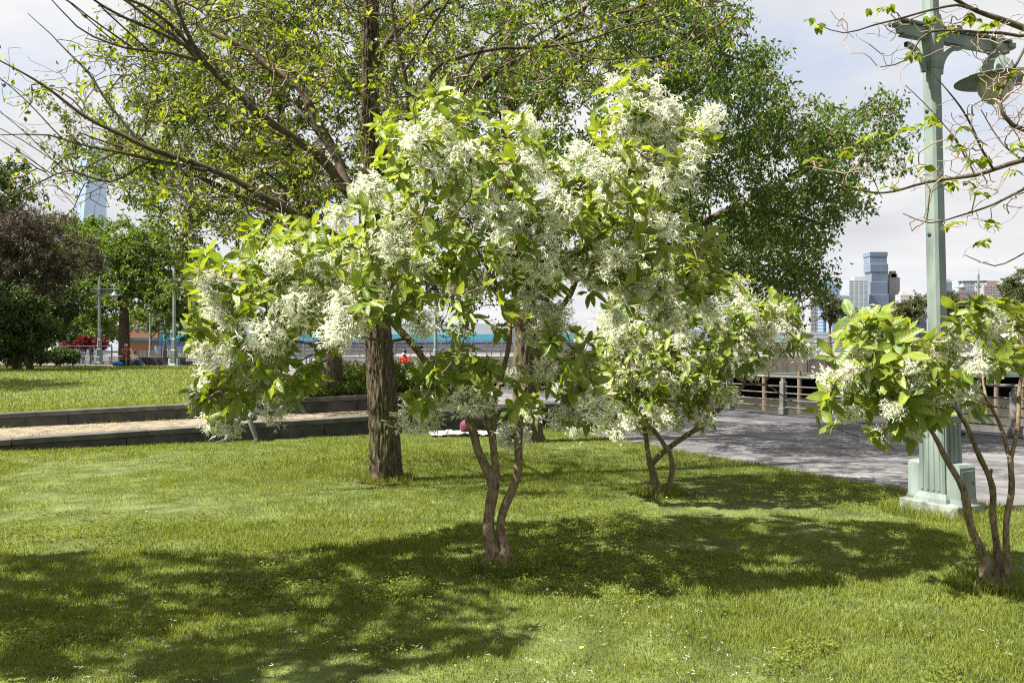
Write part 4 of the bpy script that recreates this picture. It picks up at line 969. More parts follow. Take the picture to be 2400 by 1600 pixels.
blobs = [(1690, 490, 150, 1), (1830, 340, 95, 1), (1900, 470, 90, 1), (1600, 330, 150, 1), (1680, 170, 120, 1), (1550, 110, 140, 1), (1785, 175, 55, 1), (1970, 400, 105, 1), (2080, 345, 42, 1), (2045, 240, 42, 1), (1960, 290, 62, 1), (1750, 600, 110, 1), (1880, 590, 70, .9), (1905, 560, 60, .9), (1860, 690, 48, .9), (1900, 640, 42, .9), (1780, 680, 70, .8), (1320, 230, 140, .8), (1370, 430, 140, .7), (1420, 40, 140, .8), (1200, 110, 140, .7), (1060, 300, 130, .5), (1560, 520, 120, .8), (1620, 640, 90, .8), (1450, 620, 100, .5), (1450, -130, 180, .6), (1150, -160, 200, .5), (1690, 50, 90, .9)]
tree('leafy_tree', 'tall tree with dense drooping dark green leaves right of the fringe tree', base, trunk, limbs, blobs, d, 3.0, 4300, 17, (0.065, 0.115), M['leaf_oak'], 22, clumps=700, csize=0.44,
     droop=0.75, bark=dict(amp=0.020, freq=9.0, flare=0.55, flare_h=0.45, lobes=4, seed=2.3), r_tip=0.0035, pexp=0.42, seg=0.3, rmax=0.03, leafback=0.30, wob=0.08, upbias=0.3)

d = 20.3
base = P(778, 925, d); base = (base.x, base.y, w2top(-4.2) - 0.1)
trunk = (PL([(778, 932), (778, 905), (779, 860), (777, 812), (765, 730), (730, 580), (690, 420), (650, 220), (630, 40), (610, -150)], d), [0.27, 0.235, 0.22, 0.21, 0.16, 0.14, 0.12, 0.09, 0.06, 0.02])
limbs = [
    (PL([(780, 830), (808, 785), (838, 738), (885, 640, .3), (925, 500, .5), (950, 320, .7), (970, 120, .8)], d), [0.15, 0.14, 0.13, 0.11, 0.09, 0.06, 0.02]),
    (PL([(735, 600), (620, 490, -.8), (450, 410, -1.4), (300, 350, -1.8), (180, 310, -2.0)], d), [0.09, 0.075, 0.055, 0.035, 0.012]),
    (PL([(690, 430), (570, 300, .8), (440, 160, 1.4), (380, 20, 1.7)], d), [0.09, 0.07, 0.045, 0.02]),
    (PL([(450, 410, -1.4), (445, 500, -1.8), (440, 600, -2.0), (450, 690, -2.1)], d), [0.03, 0.024, 0.016, 0.008]),
    (PL([(300, 350, -1.8), (220, 380, -2), (170, 420, -2)], d), [0.02, 0.016, 0.008]),
    (PL([(925, 500, .5), (1020, 420, .4), (1120, 380, .2), (1240, 300, 0)], d), [0.06, 0.05, 0.035, 0.015]),
]
blobs = [(150, 310, 75, .9), (290, 320, 105, 1), (260, 390, 70, .9), (420, 290, 130, 1), (560, 250, 170, 1), (760, 300, 190, 1), (600, 430, 110, 1), (500, 90, 170, 1), (360, 150, 90, .8), (950, 200, 180, 1), (760, 60, 180, 1), (430, 440, 90, .9), (330, 430, 60, .8), (440, 560, 60, .75), (470, 640, 60, .75), (420, 680, 48, .7), (520, 520, 70, .8), (700, 500, 100, .8), (1100, 330, 130, .8), (1000, 450, 100, .6), (620, -120, 200, .6), (900, -120, 200, .6), (1200, 500, 120, .5), (1010, 610, 90, .7), (1110, 660, 80, .7), (900, 670, 60, .6), (1160, 580, 80, .6), (1300, 620, 90, .5), (1060, 720, 60, .5)]
tree('leafy_tree', 'forked tree with yellow green leaves standing behind the rear granite wall', base, trunk, limbs, blobs, d, 3.4, 4900, 16, (0.08, 0.135), M['leaf_back'], 23, clumps=800, csize=0.55,
     droop=0.45, bark=dict(amp=0.022, freq=8.0, flare=0.25, flare_h=0.4, seed=5.1), r_tip=0.004, pexp=0.42, seg=0.35, rmax=0.04, leafback=0.3)

# branches of a tree standing right of the frame
d = 5.6
base = (5.6, 6.0, -0.03)
stems = (wl([(5.6, 6.0, -0.05), (5.6, 6.0, 0.8), (5.55, 5.95, 2.0), (5.6, 5.9, 3.2), (5.65, 5.9, 4.6), (5.7, 5.9, 6.2)]), [0.17, 0.14, 0.125, 0.11, 0.07, 0.02])
def R_(x, y, z): return (x, y, z)
limbs = [
    ([R_(5.55, 5.95, 2.1), R_(4.5, 5.8, 2.6)] + PL([(2480, 360), (2400, 380), (2285, 408), (2162, 429), (2060, 450), (1963, 424), (1896, 382)], d), [0.05, 0.034, 0.020, 0.0165, 0.0125, 0.009, 0.0065, 0.0045, 0.003]),
    ([R_(5.55, 5.95, 1.9), R_(4.4, 5.6, 2.3)] + PL([(2480, 425, -.2), (2400, 451, -.2), (2322, 482, -.2), (2244, 510, -.2), (2179, 527, -.2), (2110, 500, -.2)], d), [0.04, 0.024, 0.012, 0.009, 0.0075, 0.0055, 0.004, 0.0025]),
    ([R_(5.6, 5.9, 2.7), R_(4.6, 5.8, 3.3)] + PL([(2500, 110), (2400, 70), (2340, 42), (2290, 20), (2200, -20), (2100, -60)], d), [0.05, 0.036, 0.024, 0.021, 0.018, 0.014, 0.009, 0.005]),
    ([R_(5.6, 5.9, 2.8), R_(4.5, 5.5, 3.2)] + PL([(2480, 96, -.2), (2400, 86, -.2), (2320, 78, -.2), (2175, 82, -.2), (2122, 139, -.2), (2056, 155, -.2)], d), [0.04, 0.026, 0.014, 0.011, 0.009, 0.007, 0.005, 0.003]),
    (PL([(2420, 75, 0), (2395, 150, -.1), (2350, 233, -.2), (2378, 292, -.2), (2430, 310, -.2)][::-1], d), [0.016, 0.014, 0.011, 0.009, 0.007]),
    (PL([(2330, 400, 0), (2285, 314, -.1), (2236, 233, -.2), (2175, 163, -.2)], d), [0.008, 0.007, 0.005, 0.003]),
    (PL([(2290, 22, 0), (2230, 18, -.2), (2146, 37, -.3), (2040, 67, -.4), (1975, 82, -.4), (1910, 58, -.4)], d), [0.009, 0.008, 0.0065, 0.005, 0.0035, 0.0025]),
    ([R_(5.55, 5.95, 1.6), R_(4.4, 5.5, 1.9)] + PL([(2480, 545, -.3), (2400, 592, -.3), (2326, 624, -.3), (2256, 604, -.3)], d), [0.03, 0.016, 0.006, 0.005, 0.004, 0.0025]),
    (PL([(2285, 408), (2240, 330, .2), (2215, 300, .3), (2120, 210, .3)], d), [0.006, 0.005, 0.004, 0.0025]),
    (PL([(2400, 380), (2340, 320, .3), (2300, 250, .3)], d), [0.007, 0.005, 0.003]),
    (PL([(2060, 450), (2030, 390, .1), (2010, 330, .2)], d), [0.004, 0.003, 0.002]),
]
blobs = [(2330, 320, 90, .9), (2230, 300, 70, .8), (2260, 400, 70, .8), (2130, 400, 55, .8), (2000, 400, 50, .9), (1910, 390, 26, .9), (2350, 130, 80, .8), (2240, 60, 60, .8), (2120, 90, 60, .6), (2050, 110, 60, .5), (1960, 60, 40, .6), (2340, 480, 70, .5), (2250, 520, 50, .5), (2160, 520, 40, .5), (2370, 220, 60, .9), (2300, 600, 40, .3), (2500, 300, 120, .7), (2520, 80, 130, .7), (2380, 40, 60, .7)]
T8 = tree('sparse_tree', 'bare twigged branches with few young leaves reaching in from the right edge', base, stems, limbs, blobs, d, 0.75, 620, 0, (0.05, 0.09), M['leaf_big'], 24, mtrunk=M['bark_limb'],
     r_tip=0.0020, pexp=0.34, seg=0.07, rmax=0.006, wob=0.12, upw=0.2, twmat=M['twig_pale'], leafback=0.1)
g = np.random.default_rng(241)
lp = [(2175, 285), (2195, 290), (2262, 300), (2225, 312), (2235, 345), (2250, 350), (2280, 372), (2305, 374), (2170, 385), (2290, 432), (2270, 428), (2300, 455), (2225, 524), (2240, 520), (2310, 525), (2330, 528), (2310, 560), (2295, 562), (2385, 335), (2390, 350), (2138, 372), (2060, 315), (2030, 322), (1985, 355), (2000, 350), (1912, 370), (1903, 375), (2015, 440), (2055, 452), (2110, 312), (2070, 12), (2085, 18), (2042, 18), (1908, 52), (1916, 62), (2130, 130), (2145, 128), (2190, 45), (2175, 40), (2275, 38), (2285, 42), (2330, 55), (2205, 82), (2240, 55), (2385, 402), (2378, 175), (2390, 168), (2320, 60), (2345, 205), (2220, 430), (2235, 432), (2085, 440), (2128, 300), (2180, 275)]
pos, dr, nr, sc = [], [], [], []
for px, py in lp:
    c = np.array(P(px + g.normal(0, 3), py + g.normal(0, 3), d + g.uniform(-.25, .2)))
    for k in range(5):
        a = g.uniform(0, 6.28)
        pos.append(c + g.normal(0, 0.006, 3)); dr.append(unit(np.array([math.cos(a), math.sin(a), -0.45 + g.normal(0, .3)]))); nr.append(unit(np.array([g.normal(0, .4), g.normal(0, .4), 1]))); sc.append(g.uniform(0.05, 0.088))
me = fast_mesh('leaf', MD_V, MD_F); me.materials.append(M['leaf_big'])
objs_at('leaf', [me], np.array(pos), np.array(dr), np.array(nr), np.array(sc), T8, base, g)

# ------------------------------------------------------------------ trees round the plaza on the left
def simple_tree(name, label, px, zb, d, r, htop, blobs, nterm, nleaf, ll, ml, seed, span, clumps, csize=0.9, lean=0, **kw):
    b = P(px, 820, d); b = (b.x, b.y, zb - 0.05)
    tr = (wl([(b[0], b[1], zb - 0.1), (b[0] + lean * .2, b[1], zb + htop * .3), (b[0] + lean * .6, b[1], zb + htop * .7), (b[0] + lean, b[1], zb + htop)]), [r * 1.15, r, r * .7, r * .15])
    g_ = np.random.default_rng(seed + 900); lb = []
    for k in range(7):
        bb = blobs[k % len(blobs)]; e = P(bb[0], bb[1], d + g_.uniform(-.5, .5) * span)
        h0 = zb + htop * g_.uniform(.35, .75); s0 = Vector((b[0] + lean * .4, b[1], h0)); m = s0.lerp(e, .5) + Vector((0, 0, .4))
        lb.append(([tuple(s0), tuple(m), tuple(e)], [r * .4, r * .25, r * .08]))
    return tree(name, label, b, tr, lb, blobs, d, span, nterm, nleaf, ll, ml, seed, clumps=clumps, csize=csize, r_tip=0.012, seg=0.6, rmax=0.09, leafback=0.5, mtrunk=M['bark_limb'], **kw)
simple_tree('plaza_tree', 'big leafy tree with thick dark trunk beside the far left lamp post', 291, 0.7, 67, 0.40, 8.0,
            [(290, 600, 80), (380, 640, 85), (220, 660, 60), (330, 690, 75), (425, 690, 65), (255, 560, 55), (330, 560, 55), (400, 740, 55), (450, 760, 40), (240, 720, 45), (370, 580, 60), (440, 620, 50), (200, 600, 60), (480, 700, 50), (320, 630, 90), (200, 740, 40)], 2400, 16, (0.18, 0.32), M['leaf_locust'], 31, 3.6, 330, 0.95, droop=0.2)
simple_tree('plaza_tree', 'mid green tree with slim trunk between the pine and the big plaza tree', 157, 0.7, 72, 0.26, 7.5,
            [(150, 690, 70), (190, 630, 65), (130, 600, 60), (230, 755, 45), (170, 545, 45), (100, 740, 45), (210, 580, 50), (190, 770, 40), (130, 650, 70), (250, 640, 60), (90, 560, 50)], 1500, 15, (0.18, 0.32), M['leaf_locust'], 32, 3.0, 150, 1.0, droop=0.2)
simple_tree('pine_tree', 'pine with brownish needles at the left edge', 40, 0.6, 44, 0.22, 6.6,
            [(30, 600, 90), (135, 555, 55), (195, 590, 46), (80, 650, 60), (30, 540, 60), (230, 600, 26), (130, 620, 45), (70, 530, 45), (10, 690, 40)], 950, 26, (0.18, 0.34), M['needle'], 33, 2.4, 190, 0.60, TV=np.array([(-0.07, 0, 0), (0.07, 0, 0), (0.0, 1, 0)]), TF=ND_F, spread=1.2)
simple_tree('plaza_tree', 'sunlit mid green tree rising behind the brownish pine', 95, 0.6, 78, 0.25, 9.0,
            [(60, 570, 55), (130, 545, 50), (215, 545, 42), (100, 630, 70), (170, 620, 60), (40, 660, 60), (240, 600, 40), (120, 700, 60), (60, 740, 50), (180, 710, 50)], 1700, 15, (0.24, 0.42), M['leaf_locust'], 38, 3.0, 200, 1.1)
simple_tree('evergreen_tree', 'low dark evergreen hiding the foot of the pine', 70, 0.6, 42, 0.15, 3.2,
            [(40, 755, 55), (95, 775, 34), (-5, 720, 60), (70, 705, 45), (20, 800, 40), (80, 808, 26), (-40, 780, 60)], 1300, 16, (0.14, 0.24), M['leaf_dark'], 37, 1.2, 150, 0.6)
simple_tree('evergreen_tree', 'dark broadleaf evergreen behind the brownish pine', 20, 0.6, 50, 0.25, 9.0,
            [(10, 440, 55), (40, 490, 50), (60, 700, 80), (0, 760, 70), (110, 740, 60), (-10, 620, 90), (70, 780, 55), (30, 400, 30), (10, 560, 70), (150, 700, 50), (130, 780, 40), (100, 660, 60)], 2000, 16, (0.18, 0.30), M['leaf_dark'], 34, 2.6, 190, 0.9)
simple_tree('plaza_tree', 'pale green distant tree seen under the big plaza tree', 215, 0.5, 100, 0.2, 5.0, [(190, 780, 28), (240, 770, 34), (150, 780, 26), (215, 750, 28), (270, 765, 26)], 400, 14, (0.3, 0.5), M['leaf_back'], 35, 3.0, 60, 1.2)
simple_tree('plaza_tree', 'small distant tree above the brick end of the pier building', 352, 0.5, 110, 0.2, 6.0, [(340, 745, 26), (385, 735, 30), (430, 740, 26), (300, 745, 24)], 300, 14, (0.3, 0.5), M['leaf_locust'], 36, 3.0, 50, 1.2)
for lb, x_, y_, sd in (('tall tree left of the picture shading the upper lawn, nearer one', -25.5, 27.0, 71), ('tall tree left of the picture shading the upper lawn, farther one', -31.0, 41.0, 72)):
    bl = [ball((x_ + q, y_, z_), r_) for q, z_, r_ in ((0, 10.5, 2.2), (-2.2, 9.5, 1.8), (2.0, 9.6, 1.6), (1.2, 12.2, 1.6), (-1.5, 12.0, 1.7), (2.8, 11.0, 1.2))]
    simple_tree('shade_tree', lb, 1200 + x_ / y_ * FPX, 0.4, y_, 0.25, 11.0, bl, 900, 14, (0.14, 0.24), M['leaf_locust'], sd, 3.6, 60, 0.8)
def bush(name, label, spots, d, zb, ml, seed, n, ll, group=None, nl=10):
    g = np.random.default_rng(seed); c = P(spots[0][0], 820, d)
    root = thing(name, label, 'shrub', (c.x, d, zb), group=group)
    st, pos = [], []
    for px, py, r in spots:
        cc = np.array(P(px, py, d)); R = r / FPX * d
        v = unit(g.normal(0, 1, (n, 3))) * (g.uniform(0.35, 1, (n, 1)) ** 0.5) * R * np.array([1, .8, .85]); pos.append(cc + v)
        for k in range(8): st.append((np.array([[cc[0], d, zb - 0.05], cc + g.normal(0, .4, 3) * R]), [0.02, 0.006]))
    pos = np.concatenate(pos); pos[:, 2] = np.maximum(pos[:, 2], zb + 0.02)
    pos = np.repeat(pos, nl, 0) + g.normal(0, 0.06, (len(pos) * nl, 3))
    V, F = leaf_arrays(SM_V, SM_F, pos, unit(g.normal(0, 1, pos.shape)), unit(g.normal(0, .5, pos.shape) + [0, 0, .6]), g.uniform(*ll, len(pos)))
    V2, F2 = tube_arrays(st, 5)
    tag(link('stems', fast_mesh('stems', V2 - np.array([c.x, d, zb]), F2), root, M['twig']), kind='stuff')
    tag(link('foliage', fast_mesh('foliage', V - np.array([c.x, d, zb]), F), root, ml), kind='stuff')
bush('clipped_shrub', 'low dark rounded shrub at the left edge of the upper lawn', [(60, 832, 24), (95, 834, 22)], 54, 0.72, M['leaf_dark'], 41, 260, (0.08, 0.16))
bush('clipped_shrub', 'low dark rounded shrub nearer the far left lamp post', [(140, 833, 24), (170, 836, 18)], 55, 0.72, M['leaf_dark'], 42, 260, (0.08, 0.16))
bush('flowering_shrub', 'crimson leaved shrub behind the dark railing on the left', [(160, 806, 18), (195, 803, 20), (235, 806, 16)], 64, 0.7, M['leaf_red'], 43, 200, (0.10, 0.20))
bush('clipped_shrub', 'yellow green shrub above the crimson one', [(195, 792, 18), (215, 795, 14)], 68, 0.7, M['leaf_back'], 44, 160, (0.12, 0.22))
bush('clipped_shrub', 'dark mound of foliage under the pine at the left edge', [(15, 815, 26), (-20, 810, 30)], 48, 0.65, M['leaf_dark'], 45, 260, (0.10, 0.18))
# trees on the far pier
for lb, px, bl, dd, sd in (('round dark tree on the pier left of the lamp post', 2133, [(2133, 722, 27), (2150, 712, 22), (2118, 735, 20), (2140, 742, 24)], 112, 51), ('wide dark tree on the pier right of the lamp post', 2228, [(2215, 712, 24), (2245, 718, 26), (2265, 735, 20), (2200, 730, 22), (2230, 700, 18)], 112, 52),
                           ('feathery green tree on the pier left of the skyline', 1945, [(1930, 700, 26), (1955, 712, 22), (1915, 690, 22), (1945, 735, 18), (1965, 728, 14)], 105, 53), ('leafy tree on the pier at the right edge', 2384, [(2375, 665, 16), (2392, 690, 28), (2410, 660, 30), (2380, 720, 20), (2360, 672, 9)], 90, 54)):
    simple_tree('pier_tree', lb, px, 1.22, dd, 0.18, 6.0, bl, 420, 16, (0.20, 0.36), M['leaf_far'], sd, 1.6, 60, 0.8, group='trees on the far pier')

# planting behind the rear wall
g = np.random.default_rng(61); n = 2600
x = g.uniform(-4.8, -0.6, n); yy = np.array([w2y(q) for q in x]) + 0.4 + g.uniform(0, 1, n) ** 1.4 * 5.0
keep = x > -4.7 - (yy - 19) * 0.25
hh = 0.08 + 0.55 * np.clip((yy - 19.6) / 1.6, 0, 1) * g.uniform(0.2, 1, n)
pos = np.stack([x, yy, np.array([w2top(q) for q in x]) - 0.05 + hh], -1)[keep]
pos = np.repeat(pos, 16, 0) + g.normal(0, 0.09, (len(pos) * 16, 3)) * [1, 1, 0.7]
V, F = leaf_arrays(SM_V, SM_F, pos, unit(g.normal(0, .7, pos.shape) + [0, 0, .35]), unit(g.normal(0, .5, pos.shape) + [0, 0, .7]), g.uniform(0.05, 0.12, len(pos)))
tag(link('ground_cover', fast_mesh('ground_cover', V, F), None, M['leaf_back']), 'leafy green ground cover in the bed behind the rear wall', 'plants', kind='stuff')

# bare earth round the stems
for px, py, dd, r_ in ((1168, 1327, 6.75, .20), (2338, 1378, 6.15, .22), (1552, 1166, 9.95, .22), (905, 1127, 11.05, .34)):
    c_ = P(px, py, dd); bm = bmesh.new(); ring = [bm.verts.new((c_.x + r_ * (1 + .35 * mnoise.noise((math.cos(k * .26) * 1.5, math.sin(k * .26) * 1.5, px))) * math.cos(k * .2618), c_.y + r_ * .8 * (1 + .35 * mnoise.noise((math.cos(k * .26) * 1.5, math.sin(k * .26) * 1.5, px))) * math.sin(k * .2618), 0.016)) for k in range(24)]
    bm.faces.new(ring); tag(link('bare_soil', bm_mesh('bare_soil', bm), None, M['litter']), kind='structure')
# ------------------------------------------------------------------ grass
g = np.random.default_rng(3)
def on_lawn(x, y): return (x * NX + y * NY < EDGE_N + 0.03) & (y < W1[0][1] + (x - W1[0][0]) * (W1[1][1] - W1[0][1]) / (W1[1][0] - W1[0][0]) - 0.02)
def vnoise(x, y, s, z=0.0): return np.array([mnoise.noise((a * s, b * s, z)) for a, b in zip(x, y)])
def blades(x, y, z, h, w, three, lean=0.5):
    n = len(x); a = g.uniform(0, 6.28, n); la = g.uniform(0, 6.28, n); ll = g.uniform(0.1, 1, n) * lean * h
    bx_, by_ = np.cos(a) * w / 2, np.sin(a) * w / 2; lx, ly = np.cos(la) * ll, np.sin(la) * ll
    A = np.stack([x - bx_, y - by_, z], -1); B = np.stack([x + bx_, y + by_, z], -1)
    T = np.stack([x + lx, y + ly, z + h * g.uniform(0.75, 1, n)], -1)
    if not three:
        V = np.stack([A, B, T], 1).reshape(-1, 3); return V, np.arange(3 * n).reshape(-1, 3)
    C = np.stack([x + bx_ * .8 + lx * .35, y + by_ * .8 + ly * .35, z + h * .6], -1); D_ = np.stack([x - bx_ * .8 + lx * .35, y - by_ * .8 + ly * .35, z + h * .6], -1)
    V = np.stack([A, B, C, D_, T], 1).reshape(-1, 3); o = np.arange(n)[:, None] * 5
    return V, np.concatenate([o + [0, 1, 2], o + [0, 2, 3], o + [3, 2, 4]])
Vs, Fs, off = [], [], 0
for y0, y1, dens, h0, h1, w, three in ((3.3, 5.6, 9000, .026, .052, .0042, True), (5.6, 8.5, 5000, .029, .057, .0055, True), (8.5, 12.5, 2700, .032, .060, .0085, False), (12.5, 20, 1500, .036, .066, .013, False)):
    hw = 0.6 * y1 + 1.2; n = int((y1 - y0) * 2 * hw * dens)
    y = g.uniform(y0, y1, n); x = g.uniform(-hw, hw, n)
    k = on_lawn(x, y) & (np.abs(x) < 0.6 * y + 1.3)
    for bp_, br_ in ((P(1165, 1325, 6.8), .15), (P(2338, 1375, 6.2), .17), (P(1552, 1165, 10), .16)): k &= np.hypot(x - bp_.x, (y - bp_.y) * 1.2) > br_ * g.uniform(.5, 1.3, n)
    x, y = x[k], y[k]
    # coarse height map for tufts
    gx, gy = np.meshgrid(np.arange(-14, 14, .12), np.arange(3, 20.2, .12)); nm = np.array([mnoise.noise((a * 1.7, b * 1.7, 0)) + .6 * mnoise.noise((a * 5, b * 5, 3)) for a, b in zip(gx.ravel(), gy.ravel())]).reshape(gx.shape)
    ix = np.clip(((x + 14) / .12).astype(int), 0, gx.shape[1] - 1); iy = np.clip(((y - 3) / .12).astype(int), 0, gx.shape[0] - 1)
    tuft = 1 + 0.55 * nm[iy, ix]
    edge = np.clip(1 - (EDGE_N - (x * NX + y * NY)) / 0.25, 0, 1)            # unmown fringe at the paving
    h = g.uniform(h0, h1, len(x)) * np.clip(tuft, .55, 1.7) * (1 + 0.5 * edge) * np.where(g.uniform(0, 1, len(x)) < .03, 1.45, 1)
    V, F = blades(x, y, np.full(len(x), -0.012), h, w * g.uniform(.7, 1.25, len(x)), three, 0.85)
    Vs.append(V); Fs.append(F + off); off += len(V)
# long grass round the stems
for cx_, cy_, r_, n in ((base0[0], base0[1], q, m) for base0, q, m in ((P(1185, 1332, 6.7), .30, 500), (P(1545, 1163, 10), .30, 700), (P(2335, 1375, 6.15), .34, 800), (P(905, 1125, 11.1), .38, 1500), (P(2205, 1200, 8.95), .62, 2200))):
    a = g.uniform(0, 6.28, n); rr_ = r_ * np.sqrt(g.uniform(.1, 1, n)); x, y = cx_ + rr_ * np.cos(a), cy_ + rr_ * np.sin(a)
    V, F = blades(x, y, np.full(n, -.01), g.uniform(.06, .15, n), .006 * np.ones(n), True, .7); Vs.append(V); Fs.append(F + off); off += len(V)
# clover and broad-leaved weeds in patches
n = 60000; y = g.uniform(3.4, 10.5, n) ; x = g.uniform(-1, 1, n) * (0.6 * y + 1.2)
k = on_lawn(x, y) & (vnoise(x, y, .55, 4) + .5 * vnoise(x, y, 2.1, 9) > .26); x, y = x[k], y[k]; n = len(x)
pos = np.stack([x, y, g.uniform(.022, .050, n)], -1); pos = np.repeat(pos, 3, 0) + g.normal(0, .007, (3 * n, 3)) * [1, 1, .2]
V, F = leaf_arrays(SM_V * [1.7, 1, .6], SM_F, pos, unit(g.normal(0, 1, pos.shape) * [1, 1, .25]), unit(g.normal(0, .3, pos.shape) + [0, 0, 1]), g.uniform(.012, .024, len(pos)))
Vs.append(V); Fs.append(F + off); off += len(V)
tag(link('grass', fast_mesh('grass', np.concatenate(Vs), np.concatenate(Fs)), None, M['grass']), 'mown green grass of the near lawn', 'grass', kind='stuff')
Vs, Fs, off = [], [], 0
n = 120000; u, v = g.uniform(0, 1, n), g.uniform(0, 1, n)
pt = np.array([ul(a, b) for a, b in zip(u, v)])
k = np.abs(pt[:, 0]) < 0.62 * pt[:, 1] + 2; pt = pt[k]
V, F = blades(pt[:, 0], pt[:, 1], pt[:, 2] - .02, g.uniform(.05, .10, len(pt)) * (1 + pt[:, 1] / 60), .012 + .0007 * pt[:, 1], False, .8); Vs.append(V); Fs.append(F); off += len(V)
n = 9000; u = g.uniform(0, 1, n); v = np.where(g.uniform(0, 1, n) < .6, g.uniform(0, 1, n) ** 3, 1 - g.uniform(0, 1, n) ** 3)
pt = np.array([f_terr(a, b) for a, b in zip(u, v)]); k = (vnoise(pt[:, 0], pt[:, 1], .9) > -.05 + .25 * (pt[:, 0] > -8)); pt = pt[k]
V, F = blades(pt[:, 0], pt[:, 1], pt[:, 2] - .01, g.uniform(.03, .11, len(pt)), .012 * np.ones(len(pt)), False, 1.0); Vs.append(V); Fs.append(F + off)
tag(link('grass', fast_mesh('grass', np.concatenate(Vs), np.concatenate(Fs)), None, M['grass']), 'grass of the upper lawn and weeds on the gravel strip', 'grass', kind='stuff')
# petals fallen on the near grass
n = 900; y = g.uniform(4.2, 7.2, n); x = g.uniform(-1, 1, n) * (0.6 * y + .6); k = (vnoise(x, y, .8) + .25 * (x < .5) - .12 * (y - 5.2) > -.08); x, y = x[k], y[k]; n = len(x)
pos = np.stack([x, y, g.uniform(.035, .055, n)], -1)
pos = np.repeat(pos, 3, 0) + g.normal(0, .012, (3 * n, 3)) * [1, 1, .2]
V, F = leaf_arrays(np.array([(-.05, 0, 0), (.05, 0, 0), (.06, .6, .08), (-.06, .6, .08), (0, 1, 0)]), np.array([(0, 1, 2), (0, 2, 3), (3, 2, 4)]), pos, unit(g.normal(0, 1, pos.shape) * [1, 1, .3]), unit(g.normal(0, .3, pos.shape) + [0, 0, 1]), g.uniform(.014, .024, len(pos)))
tag(link('fallen_petals', fast_mesh('fallen_petals', V, F), None, M['petal']), 'white petals fallen on the near grass', 'petals', kind='stuff')

# ------------------------------------------------------------------ lamp posts
def copy_tree(o, parent=None):
    c = o.copy(); col.objects.link(c); c.parent = parent
    for ch in list(o.children): copy_tree(ch, c)
    return c
def chamfer_sq(w, ch): h = w / 2; return [(h, h - ch), (h - ch, h), (-h + ch, h), (-h, h - ch), (-h, -h + ch), (-h + ch, -h), (h - ch, -h), (h, -h + ch)]
def loft(bm, secs):
    rings = [[bm.verts.new((x, y, z)) for x, y in sec] for sec, z in secs]
    n = len(rings[0])
    for a, b in zip(rings[:-1], rings[1:]):
        for i in range(n): bm.faces.new((a[i], a[(i + 1) % n], b[(i + 1) % n], b[i]))
    bm.faces.new(rings[-1]); bm.faces.new(rings[0][::-1])
def fluted(bm, w0, w1, z0, z1, nrib=4):
    loft(bm, [(chamfer_sq(w0, .03), z0), (chamfer_sq(w1, .03), z1)])
    for f in range(4):
        for k in range(nrib):
            t = (k + 0.5) / nrib - 0.5
            for za, zb, wa, wb in ((z0 + .05, z1 - .06, w0, w1),):
                a = f * math.pi / 2; R2 = Matrix.Rotation(a, 4, 'Z')
                pa, pb = [], []
                hw = 0.30 * w1 / nrib
                for (ww, zz, lst) in ((wa + (wb - wa) * .1, za, pa), (wa + (wb - wa) * .9, zb, pb)):
                    for dx, dy in ((-hw, -.004), (hw, -.004), (hw * .55, .014), (-hw * .55, .014)):
                        lst.append(bm.verts.new(R2 @ Vector((t * ww * .86 + dx, ww / 2 + dy, zz))))
                for i in range(4): bm.faces.new((pa[i], pa[(i + 1) % 4], pb[(i + 1) % 4], pb[i]))
                bm.faces.new(pb); bm.faces.new(pa[::-1])
